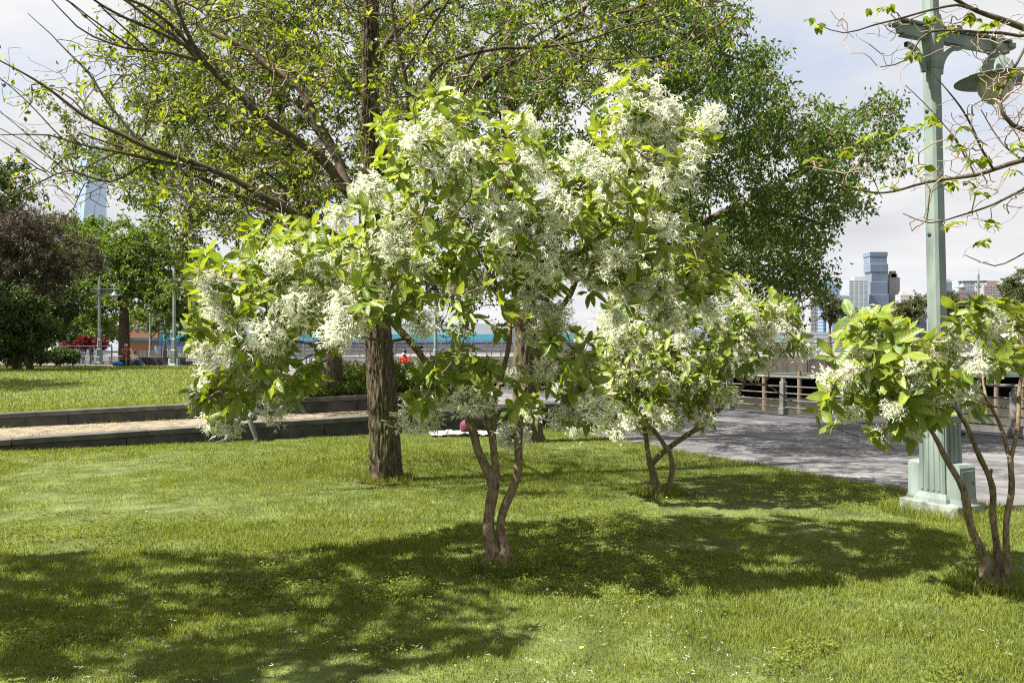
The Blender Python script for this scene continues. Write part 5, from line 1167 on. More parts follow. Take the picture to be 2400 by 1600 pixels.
def make_lamp():
    root = thing('lamp_post', '', 'lamp post')
    bm = bmesh.new(); bx(bm, (0, 0, 0.075), (0.66, 1.10, 0.15), 0, 0.015); link('plinth', bm_mesh('plinth', bm), root, M['plinth'])
    bm = bmesh.new(); loft(bm, [(chamfer_sq(0.60, .02), .145), (chamfer_sq(0.56, .03), .19), (chamfer_sq(0.47, .03), .24)]); fluted(bm, 0.46, 0.435, .22, 1.02)
    loft(bm, [(chamfer_sq(0.455, .03), 1.02), (chamfer_sq(0.455, .03), 1.035), (chamfer_sq(0.33, .03), 1.075)]); fluted(bm, 0.325, 0.31, 1.06, 1.62, 3)
    loft(bm, [(chamfer_sq(0.33, .03), 1.62), (chamfer_sq(0.33, .03), 1.65), (chamfer_sq(0.21, .035), 1.74)])
    bmesh.ops.recalc_face_normals(bm, faces=bm.faces); link('base', bm_mesh('base', bm), root, M['teal'])
    for s in (-1, 1):
        bm = bmesh.new(); loft(bm, [([(x * .40, s * .36 + y * .36) for x, y in ((.5, .5), (-.5, .5), (-.5, -.5), (.5, -.5))], .14), ([(x * .36, s * .345 + y * .30) for x, y in ((.5, .5), (-.5, .5), (-.5, -.5), (.5, -.5))], .20), ([(x * .35, s * .34 + y * .29) for x, y in ((.5, .5), (-.5, .5), (-.5, -.5), (.5, -.5))], .52), ([(x * .35, s * .325 + y * .26) for x, y in ((.5, .5), (-.5, .5), (-.5, -.5), (.5, -.5))], .55)])
        bmesh.ops.recalc_face_normals(bm, faces=bm.faces)
        bo = link('service_box', bm_mesh('service_box', bm), root, M['teal'])
        bm = bmesh.new(); bx(bm, (0, s * .490, .355), (.29, .012, .27), 0, .004); link('box_door', bm_mesh('box_door', bm), bo, M['teal'])
        bm = bmesh.new(); bx(bm, (.11, s * .498, .36), (.018, .010, .03)); link('latch', bm_mesh('latch', bm), bo, M['dark'])
    bm = bmesh.new(); loft(bm, [(chamfer_sq(0.205, .034), 1.70), (chamfer_sq(0.195, .033), 3.4), (chamfer_sq(0.180, .03), 4.92), (chamfer_sq(0.17, .03), 5.55), (chamfer_sq(0.09, .02), 5.68)])
    bmesh.ops.recalc_face_normals(bm, faces=bm.faces); po = link('pole', bm_mesh('pole', bm), root, M['teal'])
    bm = bmesh.new(); lathe(bm, [(.045, 5.66), (.045, 5.80), (.03, 5.82), (.03, 5.98), (.0, 6.0)], 12); link('finial', bm_mesh('finial', bm, True), root, M['teal'])
    for z in (2.93, 4.22):  # dark discs stand in for the shade inside bolt holes
        bm = bmesh.new(); lathe(bm, [(.0, -.006), (.021, -.006), (.021, .006), (.0, .006)], 14); me = bm_mesh('bolt_hole_disc', bm, True)
        link('bolt_hole_disc', me, po, M['dark'], Matrix.Translation((-.5 * (.195 if z < 3.4 else .187) - .001, 0.012, z)) @ Matrix.Rotation(math.pi / 2, 4, 'Y'))
    # arm: collar, beam with flanges, curved brackets
    bm = bmesh.new(); loft(bm, [(chamfer_sq(.20, .03), 4.66), (chamfer_sq(.235, .03), 4.72), (chamfer_sq(.245, .03), 5.10), (chamfer_sq(.20, .03), 5.22)]); bmesh.ops.recalc_face_normals(bm, faces=bm.faces); link('collar', bm_mesh('collar', bm), root, M['teal'])
    bm = bmesh.new()
    for s, L in ((1, 1.22), (-1, .50)):
        bx(bm, (s * (L / 2 + .05), 0, 5.03), (L - .1, .05, .11), 0, .006); bx(bm, (s * (L / 2 + .05), 0, 5.105), (L - .1, .125, .026), 0, .006); bx(bm, (s * (L / 2 + .03), 0, 4.965), (L - .18, .09, .02), 0, .004)
        bx(bm, (s * (L + .03), 0, 5.07), (.12, .085, .07), 0, .012)
        n = 9; rr = .34 if s > 0 else .28
        for k in range(n):                                   # quarter-round bracket
            a0, a1 = k / n * math.pi / 2, (k + 1) / n * math.pi / 2
            q = []
            for a in (a0, a1):
                for r in (rr, rr - .045):
                    for y in (-.022, .022): q.append(bm.verts.new((s * (.10 + rr - r * math.cos(a)), y, 4.62 + (r) * math.sin(a))))
            for f in ((0, 1, 5, 4), (2, 6, 7, 3), (0, 4, 6, 2), (1, 3, 7, 5)): bm.faces.new([q[i] for i in f])
    bmesh.ops.recalc_face_normals(bm, faces=bm.faces); link('arm', bm_mesh('arm', bm), root, M['teal'])
    X = 1.0
    bm = bmesh.new(); bx(bm, (X, 0, 5.05), (.13, .13, .20), 0, .012); bx(bm, (X, 0, 4.945), (.10, .10, .05), 0, .01)
    lathe(bm, [(.055, 4.90), (.075, 4.865), (.10, 4.84), (.155, 4.79), (.19, 4.72), (.205, 4.665), (.215, 4.655), (.41, 4.61), (.41, 4.595), (.205, 4.635), (.19, 4.63)], 32, (X, 0, .06))
    link('lamp_shade', bm_mesh('lamp_shade', bm, True), root, M['teal'])
    for p in root.children[-1].data.polygons: p.use_smooth = True
    bm = bmesh.new(); lathe(bm, [(.19, 4.64), (.19, 4.56), (.17, 4.47), (.125, 4.395), (.07, 4.35), (.0, 4.335)], 28, (X, 0, .06)); link('glass_bowl', bm_mesh('glass_bowl', bm, True), root, M['glassbowl'])
    for ch in root.children:                                 # the shaft and base are slender
        if ch.name.split('.')[0] not in ('arm', 'lamp_shade', 'glass_bowl'):
            for o in [ch] + list(ch.children):
                if o.name.startswith('bolt_hole_disc'): o.matrix_basis = Matrix.Translation((o.matrix_basis.translation.x * (.77 - 1), 0, 0)) @ o.matrix_basis
                else:
                    k = .64 if ch.name.startswith(('plinth', 'service_box')) else (.68 if ch.name.startswith('base') else .77)
                    for v in o.data.vertices: v.co.x *= k; v.co.y *= k
    return root
lamp = make_lamp()
b = P(2207, 1203, 8.95)
lamp.location = (b.x, b.y, -0.02); lamp.rotation_mode = 'QUATERNION'
lamp.rotation_quaternion = (Matrix.Rotation(-0.022, 3, 'Y') @ Matrix.Rotation(math.radians(25), 3, 'Z')).to_quaternion()
lamp['label'] = 'nearest pale green lamp post with fluted base beside the promenade'; lamp['group'] = 'pale green lamp posts'
for lb, px, z, d, rz, s in (('pale green lamp post at the far edge of the upper lawn, farther left', 233, .72, 57.8, .1, 1), ('pale green lamp post at the edge of the upper lawn near the walkers', 408, .66, 49.6, 1.35, 1),
                            ('shaded lamp post on the plaza just left of the walkers', 387, .62, 76, .5, 1), ('distant dark lamp post in front of the cyan building', 352, .5, 96, .8, 1), ('lamp post behind the red shirted walker', 1021, .02, 44, .6, 1),
                            ('lamp post on the pier behind the second fringe tree', 1872, 1.22, 69, -.4, 1.0), ('tall lamp post on the pier in front of the brown towers', 2293, 1.22, 71, math.pi - .2, 1.22), ('thin far lamp post on the pier at the right edge', 2383, 1.22, 98, .6, 1.22), ('far lamp post on the pier left of the skyline', 1857, 1.22, 92, .3, 1)):
    c = copy_tree(lamp); p = P(px, 820, d); c.rotation_mode = 'XYZ'
    c.location = (p.x, p.y, z); c.rotation_euler = (0, 0, rz); c.scale = (s, s, s); c['label'] = lb; c['group'] = 'pale green lamp posts'

# ------------------------------------------------------------------ people
SK = mat('skin', (0.42, 0.25, 0.17), 0.55); SK2 = mat('tan_skin', (0.30, 0.17, 0.11), 0.55)
HAIR_B = mat('dark_hair', (0.018, 0.012, 0.010), 0.5); HAIR_BR = mat('brown_hair', (0.09, 0.045, 0.022), 0.5)
def cl(name, c): return mat(name, c, 0.85, var=0.12, scale=9)
BASEJ = dict(pel=(0, 0, .95), spi=(0, -.01, 1.12), che=(0, -.01, 1.33), nek=(0, .0, 1.49), hea=(0, -.02, 1.58), top=(0, -.015, 1.68), nos=(0, -.115, 1.585),
             shL=(-.18, 0, 1.42), elL=(-.24, .03, 1.14), wrL=(-.24, -.06, .90), haL=(-.235, -.09, .82), shR=(.18, 0, 1.42), elR=(.24, .03, 1.14), wrR=(.24, -.06, .90), haR=(.235, -.09, .82),
             hiL=(-.095, 0, .91), knL=(-.10, -.02, .50), anL=(-.10, .02, .09), toL=(-.11, -.15, .035), hiR=(.095, 0, .91), knR=(.10, -.02, .50), anR=(.10, .02, .09), toR=(.11, -.15, .035))
RAD = dict(pel=(.155, .115), spi=(.135, .10), che=(.155, .11), nek=(.055, .055), hea=(.080, .095), top=(.060, .075), nos=(.016, .016), sh=(.062, .06), el=(.042, .042), wr=(.029, .027), ha=(.036, .020), hi=(.095, .095), kn=(.060, .060), an=(.040, .042), to=(.038, .030))
BONES = [('pel', 'spi', 'shirt'), ('spi', 'che', 'shirt'), ('che', 'nek', 'shirt'), ('nek', 'hea', 'skin'), ('hea', 'top', 'hair'), ('hea', 'nos', 'skin')]
for s_ in 'LR': BONES += [('che', 'sh' + s_, 'shirt'), ('sh' + s_, 'el' + s_, 'sleeve'), ('el' + s_, 'wr' + s_, 'fore'), ('wr' + s_, 'ha' + s_, 'skin'), ('pel', 'hi' + s_, 'pants'), ('hi' + s_, 'kn' + s_, 'pants'), ('kn' + s_, 'an' + s_, 'shin'), ('an' + s_, 'to' + s_, 'shoe')]
def skin_mesh(name, verts, edges, radii, root_i, sub=2):
    me = bpy.data.meshes.new(name); me.from_pydata(verts, edges, []); o = bpy.data.objects.new(name, me); col.objects.link(o)
    m = o.modifiers.new('skin', 'SKIN'); m.use_smooth_shade = True; m.branch_smoothing = 0.6
    for i, v in enumerate(me.skin_vertices[0].data): v.radius = radii[i]; v.use_root = (i == root_i)
    s = o.modifiers.new('sub', 'SUBSURF'); s.levels = s.render_levels = sub
    dg = bpy.context.evaluated_depsgraph_get(); dg.update()
    out = bpy.data.meshes.new_from_object(o.evaluated_get(dg)); bpy.data.objects.remove(o); bpy.data.meshes.remove(me)
    return out
def person(label, loc, rz, mats, pose=None, scale=1.0, cap=None, hair_long=False, mask=None, fingers=True, sub=2):
    J = dict(BASEJ); J.update(pose or {})
    keys = list(J); verts = [Vector(J[k]) for k in keys]; idx = {k: i for i, k in enumerate(keys)}
    rad = [RAD[k] if k in RAD else RAD[k[:2]] for k in keys]
    edges = [(idx[a], idx[b]) for a, b, _ in BONES]; bones = [(Vector(J[a]), Vector(J[b]), r) for a, b, r in BONES]
    if fingers:
        for s_ in 'LR':
            w, h = Vector(J['wr' + s_]), Vector(J['ha' + s_]); dv = (h - w).normalized(); sd = dv.cross(Vector((0, 1, 0.3))).normalized()
            for k in range(5):
                o = (k - 2) * .017
                if k == 0: b0, b1 = h - dv * .02 + sd * -.036, h + dv * .022 + sd * -.062
                else: b0, b1 = h + dv * .035 + sd * o, h + dv * (.060 + .012 * math.sin(k)) + sd * o * 1.1 + Vector((0, -.012, 0))
                i0 = len(verts); verts += [b0, b1]; rad += [(.011, .010), (.008, .008)]; edges += [(idx['ha' + s_], i0), (i0, i0 + 1)]; bones.append((h, b1, 'skin'))
    me = skin_mesh('body', [tuple(v) for v in verts], edges, rad, idx['pel'], sub)
    slots = ['skin', 'shirt', 'sleeve', 'fore', 'pants', 'shin', 'shoe', 'hair']
    dflt = dict(sleeve='shirt', fore='skin', shin='pants', hair='skin')
    for sl in slots:
        m_ = mats.get(sl) or mats.get(dflt.get(sl, ''), None) or mats['skin']; me.materials.append(m_)
    for p in me.polygons:
        c = p.center; best, bi = 9e9, 0
        for a, b, r in bones:
            ab = b - a; t = max(0, min(1, (c - a).dot(ab) / (ab.length_squared + 1e-9))); q = (c - a - ab * t).length
            if r in ('shirt',): q *= .82
            if q < best: best, bi = q, slots.index(r)
        p.material_index = bi; p.use_smooth = True
    root = thing('person', label, 'person', loc, rz); root.scale = (scale,) * 3
    link('body', me, root)
    hd, tp = Vector(J['hea']), Vector(J['top']); up = (tp - hd).normalized()
    bm = bmesh.new(); bmesh.ops.create_uvsphere(bm, u_segments=18, v_segments=12, radius=1.0)
    R_ = up.to_track_quat('Z', 'Y').to_matrix()
    lowc = -0.55 if hair_long else -0.10
    for v in bm.verts:
        q = Vector((v.co.x * .092, v.co.y * .112, v.co.z * .105))
        if v.co.z < lowc: q.z = lowc * .105
        if v.co.y < -.35 and v.co.z < .45: q.y = -.35 * .112; q.z = max(q.z, .04)
        v.co = R_ @ q + hd + up * .055 + Vector((0, .016, 0))
    link('cap' if cap else 'hair', bm_mesh('hair', bm, True), root, cap or mats.get('hairm', HAIR_B))
    if mask:
        bm = bmesh.new(); bmesh.ops.create_uvsphere(bm, u_segments=12, v_segments=8, radius=1.0)
        for v in bm.verts: v.co = Vector((v.co.x * .066, v.co.y * .05 - .075, v.co.z * .05)) + hd + Vector((0, -.01, -.045))
        link('face_mask', bm_mesh('face_mask', bm, True), root, mask)
    for s_ in 'LR':                                          # shoes round the feet
        an, to = Vector(J['an' + s_]), Vector(J['to' + s_]); f_ = (to - an); f_.z = 0; f_.normalize(); sd = Vector((-f_.y, f_.x, 0))
        bm = bmesh.new(); bmesh.ops.create_uvsphere(bm, u_segments=14, v_segments=10, radius=1.0)
        for v in bm.verts:
            u_, w_, z_ = v.co.x, v.co.y, v.co.z
            v.co = Vector((an.x, an.y, min(an.z, to.z + .03))) + f_ * (.055 + u_ * .145) + sd * (w_ * .052) + Vector((0, 0, -.005 + max(-.042, z_ * (.070 if u_ < 0 else .046))))
        link('shoe', bm_mesh('shoe', bm, True), root, mats.get('shoe') or M['dark'])
    for s_ in (-1, 1):
        bm = bmesh.new(); bmesh.ops.create_uvsphere(bm, u_segments=8, v_segments=6, radius=.011); bmesh.ops.translate(bm, verts=bm.verts, vec=hd + Vector((s_ * .032, -.088, .022))); link('eye', bm_mesh('eye', bm, True), root, M['dark'])
    return root
SEAT = dict(pel=(0, .05, .12), spi=(0, .03, .30), che=(0, -.02, .50), nek=(0, -.06, .66), hea=(0, -.10, .75), top=(0, -.10, .85), nos=(0, -.195, .75), shL=(-.18, -.03, .59), shR=(.18, -.03, .59),
            hiL=(-.095, .02, .10), hiR=(.095, .02, .10), knL=(-.12, -.40, .12), knR=(.12, -.40, .12), anL=(-.14, -.44, -.30), anR=(.14, -.42, -.30), toL=(-.15, -.60, -.35), toR=(.15, -.58, -.35),
            elL=(-.25, -.20, .38), elR=(.25, -.20, .38), wrL=(-.16, -.36, .30), wrR=(.16, -.36, .30), haL=(-.12, -.42, .30), haR=(.12, -.42, .30))
# woman sitting on the near wall, legs towards the lawn, hands raised to her head
wx = -5.0 + 0.0; b = P(582, 1000, 16.1); wy = w1y(b.x) + 0.14
pose = dict(SEAT); pose.update(knL=(-.16, -.36, .14), anL=(-.42, -.40, -.29), toL=(-.56, -.47, -.345), knR=(-.02, -.38, .16), anR=(.14, -.42, -.30), toR=(.10, -.58, -.345),
                               elL=(-.30, -.10, .70), wrL=(-.12, -.14, .84), haL=(-.07, -.12, .88), elR=(.30, -.10, .70), wrR=(.14, -.14, .84), haR=(.09, -.12, .88))
person('woman in grey green leggings and black sneakers sitting on the near granite wall', (b.x, wy, w1top(b.x) + .01), .25, dict(skin=SK, shirt=cl('white_top', (.42, .40, .39)), pants=cl('sage_leggings', (.125, .15, .13)), shoe=cl('black_sneaker', (.03, .03, .035)), hairm=HAIR_BR, fore=SK, shin=cl('sage_leggings_low', (.125, .15, .13))), pose, hair_long=True)
walk = dict(knL=(-.10, -.14, .52), anL=(-.10, -.20, .10), toL=(-.10, -.38, .06), knR=(.10, .02, .50), anR=(.10, .26, .12), toR=(.10, .12, .04), elL=(-.25, .12, 1.15), wrL=(-.25, .10, .92), haL=(-.25, .09, .84), elR=(.25, -.06, 1.15), wrR=(.24, -.22, .98), haR=(.23, -.28, .93))
red = cl('red_shirt', (.55, .03, .025))
person('walker in a red shirt and pale face mask behind the big trunk', (P(948, 820, 34).x, 34, 0), -.35, dict(skin=SK, shirt=red, sleeve=red, pants=cl('dark_trousers', (.05, .05, .06)), shoe=M['dark']), walk, scale=1.0, mask=cl('blue_mask', (.45, .55, .62)), hair_long=True)
o = box_obj('tote_bag', (P(962, 820, 33.9).x, 33.85, .82), (.26, .10, .40), cl('pink_bag', (.62, .04, .25)), None, .3, .04, .8); tag(o, 'bright pink bag hanging beside the red shirted walker', 'bag')
jean = cl('blue_jeans', (.07, .11, .19))
person('walker in blue jeans and white trainers behind the second fringe tree', (P(1556, 1011, 17.6).x, 17.6, 0), 1.25, dict(skin=SK2, shirt=cl('grey_shirt', (.20, .20, .22)), pants=jean, shoe=cl('white_trainer', (.55, .55, .52))), walk, scale=1.03)
greyp = cl('grey_trousers', (.20, .20, .24))
pose = dict(spi=(0, -.08, 1.10), che=(0, -.24, 1.25), nek=(0, -.34, 1.37), hea=(0, -.40, 1.44), top=(0, -.42, 1.54), nos=(0, -.50, 1.42), shL=(-.18, -.28, 1.30), shR=(.18, -.28, 1.30), elL=(-.24, -.48, 1.10), elR=(.24, -.48, 1.10), wrL=(-.14, -.62, 1.05), wrR=(.14, -.62, 1.05), haL=(-.06, -.64, 1.06), haR=(.06, -.64, 1.06), knL=(-.10, .02, .50))
person('person in grey clothes leaning on the railing behind the lamp post', (P(2238, 1018, 16.9).x, 16.9, 0), math.atan2(NX, -NY) , dict(skin=SK, shirt=cl('grey_top', (.25, .25, .28)), pants=greyp, shoe=M['dark']), pose)
# two people on the far edge of the upper lawn
sitg = dict(SEAT); sitg.update(knL=(-.14, -.36, .40), knR=(.14, -.36, .40), anL=(-.12, -.62, .06), anR=(.12, -.62, .06), toL=(-.12, -.78, .03), toR=(.12, -.78, .03), elL=(-.26, -.14, .36), elR=(.26, -.14, .36), wrL=(-.16, -.36, .42), wrR=(.16, -.36, .42), haL=(-.12, -.42, .43), haR=(.12, -.42, .43))
person('man in reddish shirt and white cap sitting at the far lawn edge', (P(294, 820, 52).x, 52, 1.16), .8, dict(skin=SK2, shirt=cl('rust_shirt', (.34, .12, .09)), fore=SK2, pants=cl('black_shorts', (.03, .03, .035)), shin=SK2, shoe=cl('blue_shoe', (.03, .16, .40))), SEAT, cap=cl('white_cap', (.6, .6, .58)), fingers=False)
o = box_obj('stone_block', (P(294, 820, 52).x, 52.2, .92), (.7, .6, .46), M['granite'], None, .2, .02); tag(o, 'dark stone block under the man with the white cap', 'block')
person('person in white shirt sitting on the grass at the far lawn edge', (P(313, 820, 51).x, 51, .74), 1.35, dict(skin=SK, shirt=cl('white_shirt', (.66, .62, .62)), pants=jean, shoe=M['dark']), sitg, fingers=False)
bm = bmesh.new(); bmesh.ops.create_uvsphere(bm, u_segments=14, v_segments=10, radius=.22)
for v in bm.verts: v.co = Vector((v.co.x * 1.5, v.co.y, max(-.12, v.co.z * .7)))
o = link('backpack', bm_mesh('backpack', bm, True), None, cl('bright_blue_bag', (.01, .20, .50))); o.location = (P(276, 820, 51.5).x, 51.5, .86); tag(o, 'bright blue bag on the grass beside the sitting man', 'bag')
for lb, px, d, z, rz, m_, sc_ in (('walker in white shirt and dark shorts on the far plaza', 441, 100, .22, .2, dict(skin=SK, shirt=cl('white_tee', (.7, .7, .7)), pants=cl('dark_shorts', (.03, .03, .04)), shin=SK, shoe=cl('grey_shoe', (.3, .3, .3))), 1.0), ('walker in navy top and black leggings on the far plaza', 459, 88, .32, 3.4, dict(skin=SK, shirt=cl('navy_top', (.03, .06, .14)), pants=cl('black_leggings', (.02, .02, .025)), shoe=M['dark'], hairm=HAIR_B), 1.0),
                                 ('distant person in a pink top right of the shaded lamp post', 394, 105, .20, 1.0, dict(skin=SK, shirt=cl('pink_top', (.55, .35, .38)), pants=greyp, shoe=M['dark']), 1.0), ('distant person in a dark shirt near the navy banded wall', 424, 120, .15, 2.0, dict(skin=SK, shirt=cl('dark_shirt', (.05, .04, .04)), pants=greyp, shoe=M['dark']), 1.0),
                                 ('person in a green shirt at the pier railing', 1837, 70, 1.22, .5, dict(skin=SK, shirt=cl('green_shirt', (.02, .22, .12)), pants=SK, shoe=cl('pale_shoe', (.5, .45, .4))), 1.0)):
    person(lb, (P(px, 820, d).x, d, z), rz, m_, walk, sc_, fingers=False, sub=1)

# ------------------------------------------------------------------ stroller, dog, blanket and other small things
d = 18.0; c = P(1360, 1010, d)
st = thing('stroller', 'dark baby stroller with blue basket parked on the promenade edge', 'stroller', (c.x, c.y, 0), -.25)
def tb(nm, ch, m_, par, sides=7): V, F = tube_arrays([(np.array(a, float), b) for a, b in ch], sides); return link(nm, fast_mesh(nm, V, F), par, m_)
def wheel(x, y, r):
    bm = bmesh.new(); n = 22
    lathe(bm, [(r - .035, -.02), (r - .01, -.024), (r, -.01), (r, .01), (r - .01, .024), (r - .035, .02), (r - .035, -.02)], n)
    w = link('wheel', bm_mesh('wheel', bm, True), st, M['dark'], Matrix.Translation((x, y, r)) @ Matrix.Rotation(math.pi / 2, 4, 'X'))
    ch = [([[0, 0, 0], [(r - .03) * math.cos(k * 1.047), (r - .03) * math.sin(k * 1.047), 0]], [.012, .008]) for k in range(6)]
    tb('rim', ch, M['steel'], w, 5)
for x, r in ((-.36, .135), (.20, .12)):
    for y in (-.26, .26): wheel(x, y, r)
tb('frame', [([[-.36, s * .24, .14], [-.1, s * .24, .45], [.28, s * .24, .95], [.42, s * .22, 1.05]], [.016] * 4) for s in (-1, 1)] + [([[.20, s * .24, .12], [-.02, s * .24, .5], [-.2, s * .22, .62]], [.014] * 3) for s in (-1, 1)] + [([[.42, -.22, 1.05], [.42, .22, 1.05]], [.018, .018]), ([[-.36, -.26, .13], [-.36, .26, .13]], [.012, .012]), ([[.20, -.26, .12], [.20, .26, .12]], [.012, .012])], M['dark'], st)
bm = bmesh.new(); bx(bm, (-.02, 0, .50), (.42, .40, .08), 0, .03); bx(bm, (.17, 0, .74), (.09, .40, .50), 0, .04); link('seat', bm_mesh('seat', bm), st, cl('black_fabric', (.02, .02, .025)))
bm = bmesh.new(); bmesh.ops.create_uvsphere(bm, u_segments=16, v_segments=10, radius=.30)
bmesh.ops.delete(bm, geom=[v for v in bm.verts if v.co.z < -.01 or v.co.x < -.22], context='VERTS'); bmesh.ops.translate(bm, verts=bm.verts, vec=(.08, 0, .82)); link('canopy', bm_mesh('canopy', bm, True), st, cl('black_canopy', (.02, .02, .025)))
bm = bmesh.new(); bx(bm, (-.02, 0, .24), (.46, .38, .18), 0, .03, .9); link('basket', bm_mesh('basket', bm), st, cl('blue_basket', (.012, .05, .09)))

c = P(1460, 990, 20)
dv = [(0, 0, .40), (.18, 0, .40), (.34, 0, .43), (.45, 0, .52), (.52, 0, .58), (.62, 0, .55), (-.05, 0, .42), (-.16, 0, .50), (-.22, 0, .60)]
de = [(0, 1), (1, 2), (2, 3), (3, 4), (4, 5), (0, 6), (6, 7), (7, 8)]; dr_ = [(.10, .11), (.095, .105), (.10, .12), (.06, .07), (.065, .07), (.028, .03), (.05, .05), (.018, .018), (.01, .01)]
for x0, leg in ((2, [(.35, .26), (.36, .13), (.37, .02), (.40, .015)]), (0, [(.06, .27), (-.06, .15), (-.03, .02), (.01, .015)])):
    for s in (-1, 1):
        prev = x0
        for k, (lx, lz) in enumerate(leg):
            dv.append((lx + .05 * s * (1 if k else 0), s * .075, lz)); dr_.append((.042 - .008 * k, .046 - .008 * k)); de.append((prev, len(dv) - 1)); prev = len(dv) - 1
for s in (-1, 1): dv.append((.50, s * .06, .65)); dr_.append((.018, .012)); de.append((4, len(dv) - 1))
dog = link('dog', skin_mesh('dog', dv, de, dr_, 0, 2), None, mat('black_fur', (.015, .013, .012), .8)); dog.location = (c.x, c.y, 0); dog.rotation_euler = (0, 0, 2.7)
tag(dog, 'small black dog walking on the promenade beyond the second fringe tree', 'dog')

# blanket with a patterned bag on the grass
c = P(1105, 1018, 17.0)
n = 40; g = np.random.default_rng(9)
V = np.array([((i / n - .5) * 1.65 + .06 * mnoise.noise((j * .12, i * .05, 1)), (j / n - .5) * 0.70 + .07 * mnoise.noise((i * .1, j * .1, 4)), 0.045 + .075 * abs(mnoise.noise((i * .16, j * .2, 2))) + .03 * mnoise.noise((i * .35, j * .35, 8)) + (.02 if (i in (0, n)) else 0)) for j in range(n + 1) for i in range(n + 1)])
i, j = np.meshgrid(np.arange(n), np.arange(n)); k = (j * (n + 1) + i).ravel(); F = np.stack([k, k + 1, k + n + 2, k + n + 1], -1)
o = link('picnic_blanket', fast_mesh('picnic_blanket', V, F), None, M['white']); o.location = (c.x, c.y, 0.0); o.rotation_euler = (0, 0, .12); so = o.modifiers.new('thick', 'SOLIDIFY'); so.thickness = .008
tag(o, 'rumpled white blanket spread on the grass before the wall', 'blanket')
mp_ = mat('magenta_floral', (.06, .003, .025), .7, var=.0, scale=34, c2=(.22, .05, .10), detail=2)
bm = bmesh.new(); bmesh.ops.create_uvsphere(bm, u_segments=24, v_segments=16, radius=.125)
for v in bm.verts: v.co = Vector((v.co.x * 1.05, v.co.y * .6, max(-.10, v.co.z * 1.12) + .015 * mnoise.noise(v.co * 14)))
c2 = P(1093, 1012, 16.7); o = link('round_bag', bm_mesh('round_bag', bm, True), None, mp_); o.location = (c2.x, c2.y, .20); tag(o, 'round magenta floral bag on the white blanket', 'bag')

# bird
c = P(1997, 619, 90); V = [(0, 0, 0), (.30, 0, .02), (-.32, 0, .0), (.05, -.05, .06), (.02, .62, .22), (-.12, .05, .05), (.02, -.62, .22), (-.12, -.05, .05), (.0, 0, -.07), (.0, 0, .08)]
Fb = [(1, 3, 9), (1, 9, 5), (1, 8, 3), (2, 9, 3), (2, 5, 9), (2, 3, 8), (1, 5, 8), (2, 8, 5), (3, 4, 5), (3, 6, 7), (3, 7, 6), (3, 5, 4)]
me = bpy.data.meshes.new('bird'); me.from_pydata(V, [], Fb); o = link('bird', me, None, M['dark']); o.location = c; o.rotation_euler = (.2, .1, .5); tag(o, 'small dark bird flying left of the tallest skyscraper', 'bird')

# dandelions
m_y = mat('dandelion_yellow', (.62, .42, .03), .7)
for lb, px, py in (('yellow dandelion head in the lit grass left of the big trunk', 344, 1213), ('yellow dandelion head in the shade right of the fringe tree stems', 1487, 1365), ('yellow dandelion head at the foot of the second fringe tree', 1563, 1178), ('yellow dandelion head near the bottom edge of the lawn', 1364, 1543)):
    dd = 3400 / (py - 820 - 0.0); c = P(px, py, dd); root = thing('dandelion', lb, 'flower', (c.x, c.y, 0), group='dandelions on the lawn')
    bm = bmesh.new(); lathe(bm, [(.0, .056), (.009, .057), (.015, .062), (.012, .067), (.0, .069)], 12); link('flower_head', bm_mesh('flower_head', bm, True), root, m_y)
    tb('stalk', [([[0, 0, -.01], [.004, 0, .04], [0, 0, .068]], [.0025] * 3)], M['pedicel'], root, 5)

# boulder
bm = bmesh.new(); bmesh.ops.create_icosphere(bm, subdivisions=4, radius=1.0)
for v in bm.verts:
    nz = mnoise.noise(v.co * 1.3) * .25 + mnoise.noise(v.co * 3) * .08; v.co = v.co * (1 + nz); v.co = Vector((v.co.x * .80, v.co.y * .7, v.co.z * .62))
o = link('boulder', bm_mesh('boulder', bm, True), None, mat('sandstone_rock', (.34, .25, .17), .9, var=.3, scale=3, bump=.5, bscale=12)); o.location = (P(118, 820, 72).x, 72, 1.25); tag(o, 'beige boulder behind the shrubs on the far left', 'rock')

# low plaza wall with steps, fences, sign and stacked panels
d = 54.0
for lb, a_, b_, h in (('dark granite plinth of the plaza behind the sitting pair', 322, 430, .62), ('lower dark granite step beside the second lamp post', 430, 446, .40), ('lowest dark granite step towards the walkers', 446, 474, .18)):
    x0, x1 = P(a_, 820, d).x, P(b_, 820, d).x; n = max(1, round((x1 - x0) / 1.0)); root = thing('plaza_wall', lb, 'wall', (x0, d, .62))
    for k in range(n):
        w = (x1 - x0) / n; box_obj('granite_block', ((k + .5) * w, 0, h / 2), (w - .012, .9, h), M['granite'], root, 0, .01)
def fence(label, px0, px1, d, z, h, npost, nrail, pick, m_):
    x0, x1 = P(px0, 820, d).x, P(px1, 820, d).x; L = x1 - x0; root = thing('metal_fence', label, 'fence', (x0, d, z))
    pm = bmesh.new(); bx(pm, (0, 0, h / 2), (.07, .07, h)); pm = bm_mesh('fence_post', pm); pm.materials.append(m_)
    for k in range(npost): o = link('fence_post', pm, root); o.location = (k * L / (npost - 1), 0, 0)
    for k in range(nrail):
        zz = h * (1 - k / max(1, nrail - 1) * .85); tb('fence_rail', [([[0, 0, zz], [L, 0, zz]], [.03, .03])], m_, root, 6)
    if pick:
        pm = bmesh.new(); bx(pm, (0, 0, h * .5), (.03, .03, h * .84)); pm = bm_mesh('picket', pm); pm.materials.append(m_)
        for k in range(pick): o = link('picket', pm, root); o.location = ((k + .5) * L / pick, .01, 0)
dk = mat('dark_fence_paint', (.035, .03, .028), .6); tan = mat('tan_barricade', (.36, .28, .21), .7)
fence('dark railing above the shrubs on the far left', 60, 262, 60, .72, 1.25, 9, 3, 0, dk)
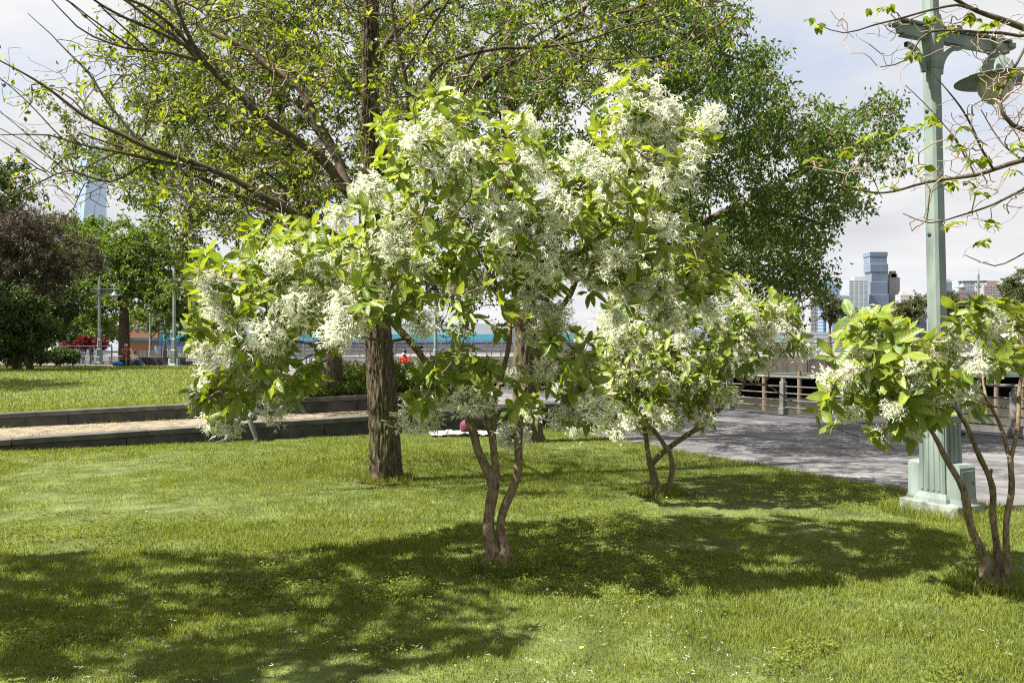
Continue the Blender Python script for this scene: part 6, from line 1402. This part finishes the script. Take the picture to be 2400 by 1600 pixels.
fence('pale picket fence behind the left lamp post', 172, 322, 62, .62, .62, 8, 2, 60, M['steel'])
fence('tan picket barricades across the plaza by the walkers', 362, 560, 104, .1, 1.15, 14, 2, 90, tan)
fence('far grey railing across the quay seen between the stems', 700, 1300, 62, .02, 1.1, 24, 5, 0, M['steel'])
fence('pale railing on the far quay behind the red shirted walker', 640, 1320, 66.5, 1.25, 1.1, 20, 4, 0, M['concrete'])
d = 66; c = P(370, 820, d); root = thing('sign_board', 'grey framed notice board standing on the plaza', 'sign', (c.x, d, .6))
bm = bmesh.new()
for x in (-.30, .30): bx(bm, (x, 0, .75), (.05, .05, 1.5))
link('leg', bm_mesh('leg', bm), root, dk); box_obj('panel', (0, 0, 1.02), (.62, .04, .98), mat('notice_panel', (.30, .36, .40), .5, var=.3, scale=4), root); box_obj('frame', (0, -.005, 1.53), (.70, .06, .06), dk, root)
d = 63
for k, (lb, px, tl) in enumerate((('tall grey slatted panel leaning on the plaza left of the notice board', 334, .0), ('grey slatted panel tilted beside the notice board', 346, .45))):
    c = P(px, 820, d); root = thing('folded_chair', lb, 'chair', (c.x, d + k * .3, .62)); root.rotation_euler = (0, tl, 0)
    for q in range(6): box_obj('slat', ((q - 2.5) * .10, 0, .55), (.075, .03, 1.0), M['railpost'], root)
    for z in (.2, .9): box_obj('crossbar', (0, .03, z), (.62, .03, .06), M['railpost'], root)
# white tent on the pier
d = 120; c = P(2392, 820, d); root = thing('tent', 'white peaked tent on the pier at the right edge', 'tent', (c.x, d, 1.22))
bm = bmesh.new(); loft(bm, [([(2.2, 2.2), (-2.2, 2.2), (-2.2, -2.2), (2.2, -2.2)], 2.3), ([(1.0, 1.0), (-1.0, 1.0), (-1.0, -1.0), (1.0, -1.0)], 3.3), ([(.05, .05), (-.05, .05), (-.05, -.05), (.05, -.05)], 4.9)]); link('canopy', bm_mesh('canopy', bm), root, M['white'])
for x in (-2.1, 2.1):
    for y in (-2.1, 2.1): box_obj('pole', (x, y, 1.16), (.08, .08, 2.32), M['steel'], root)
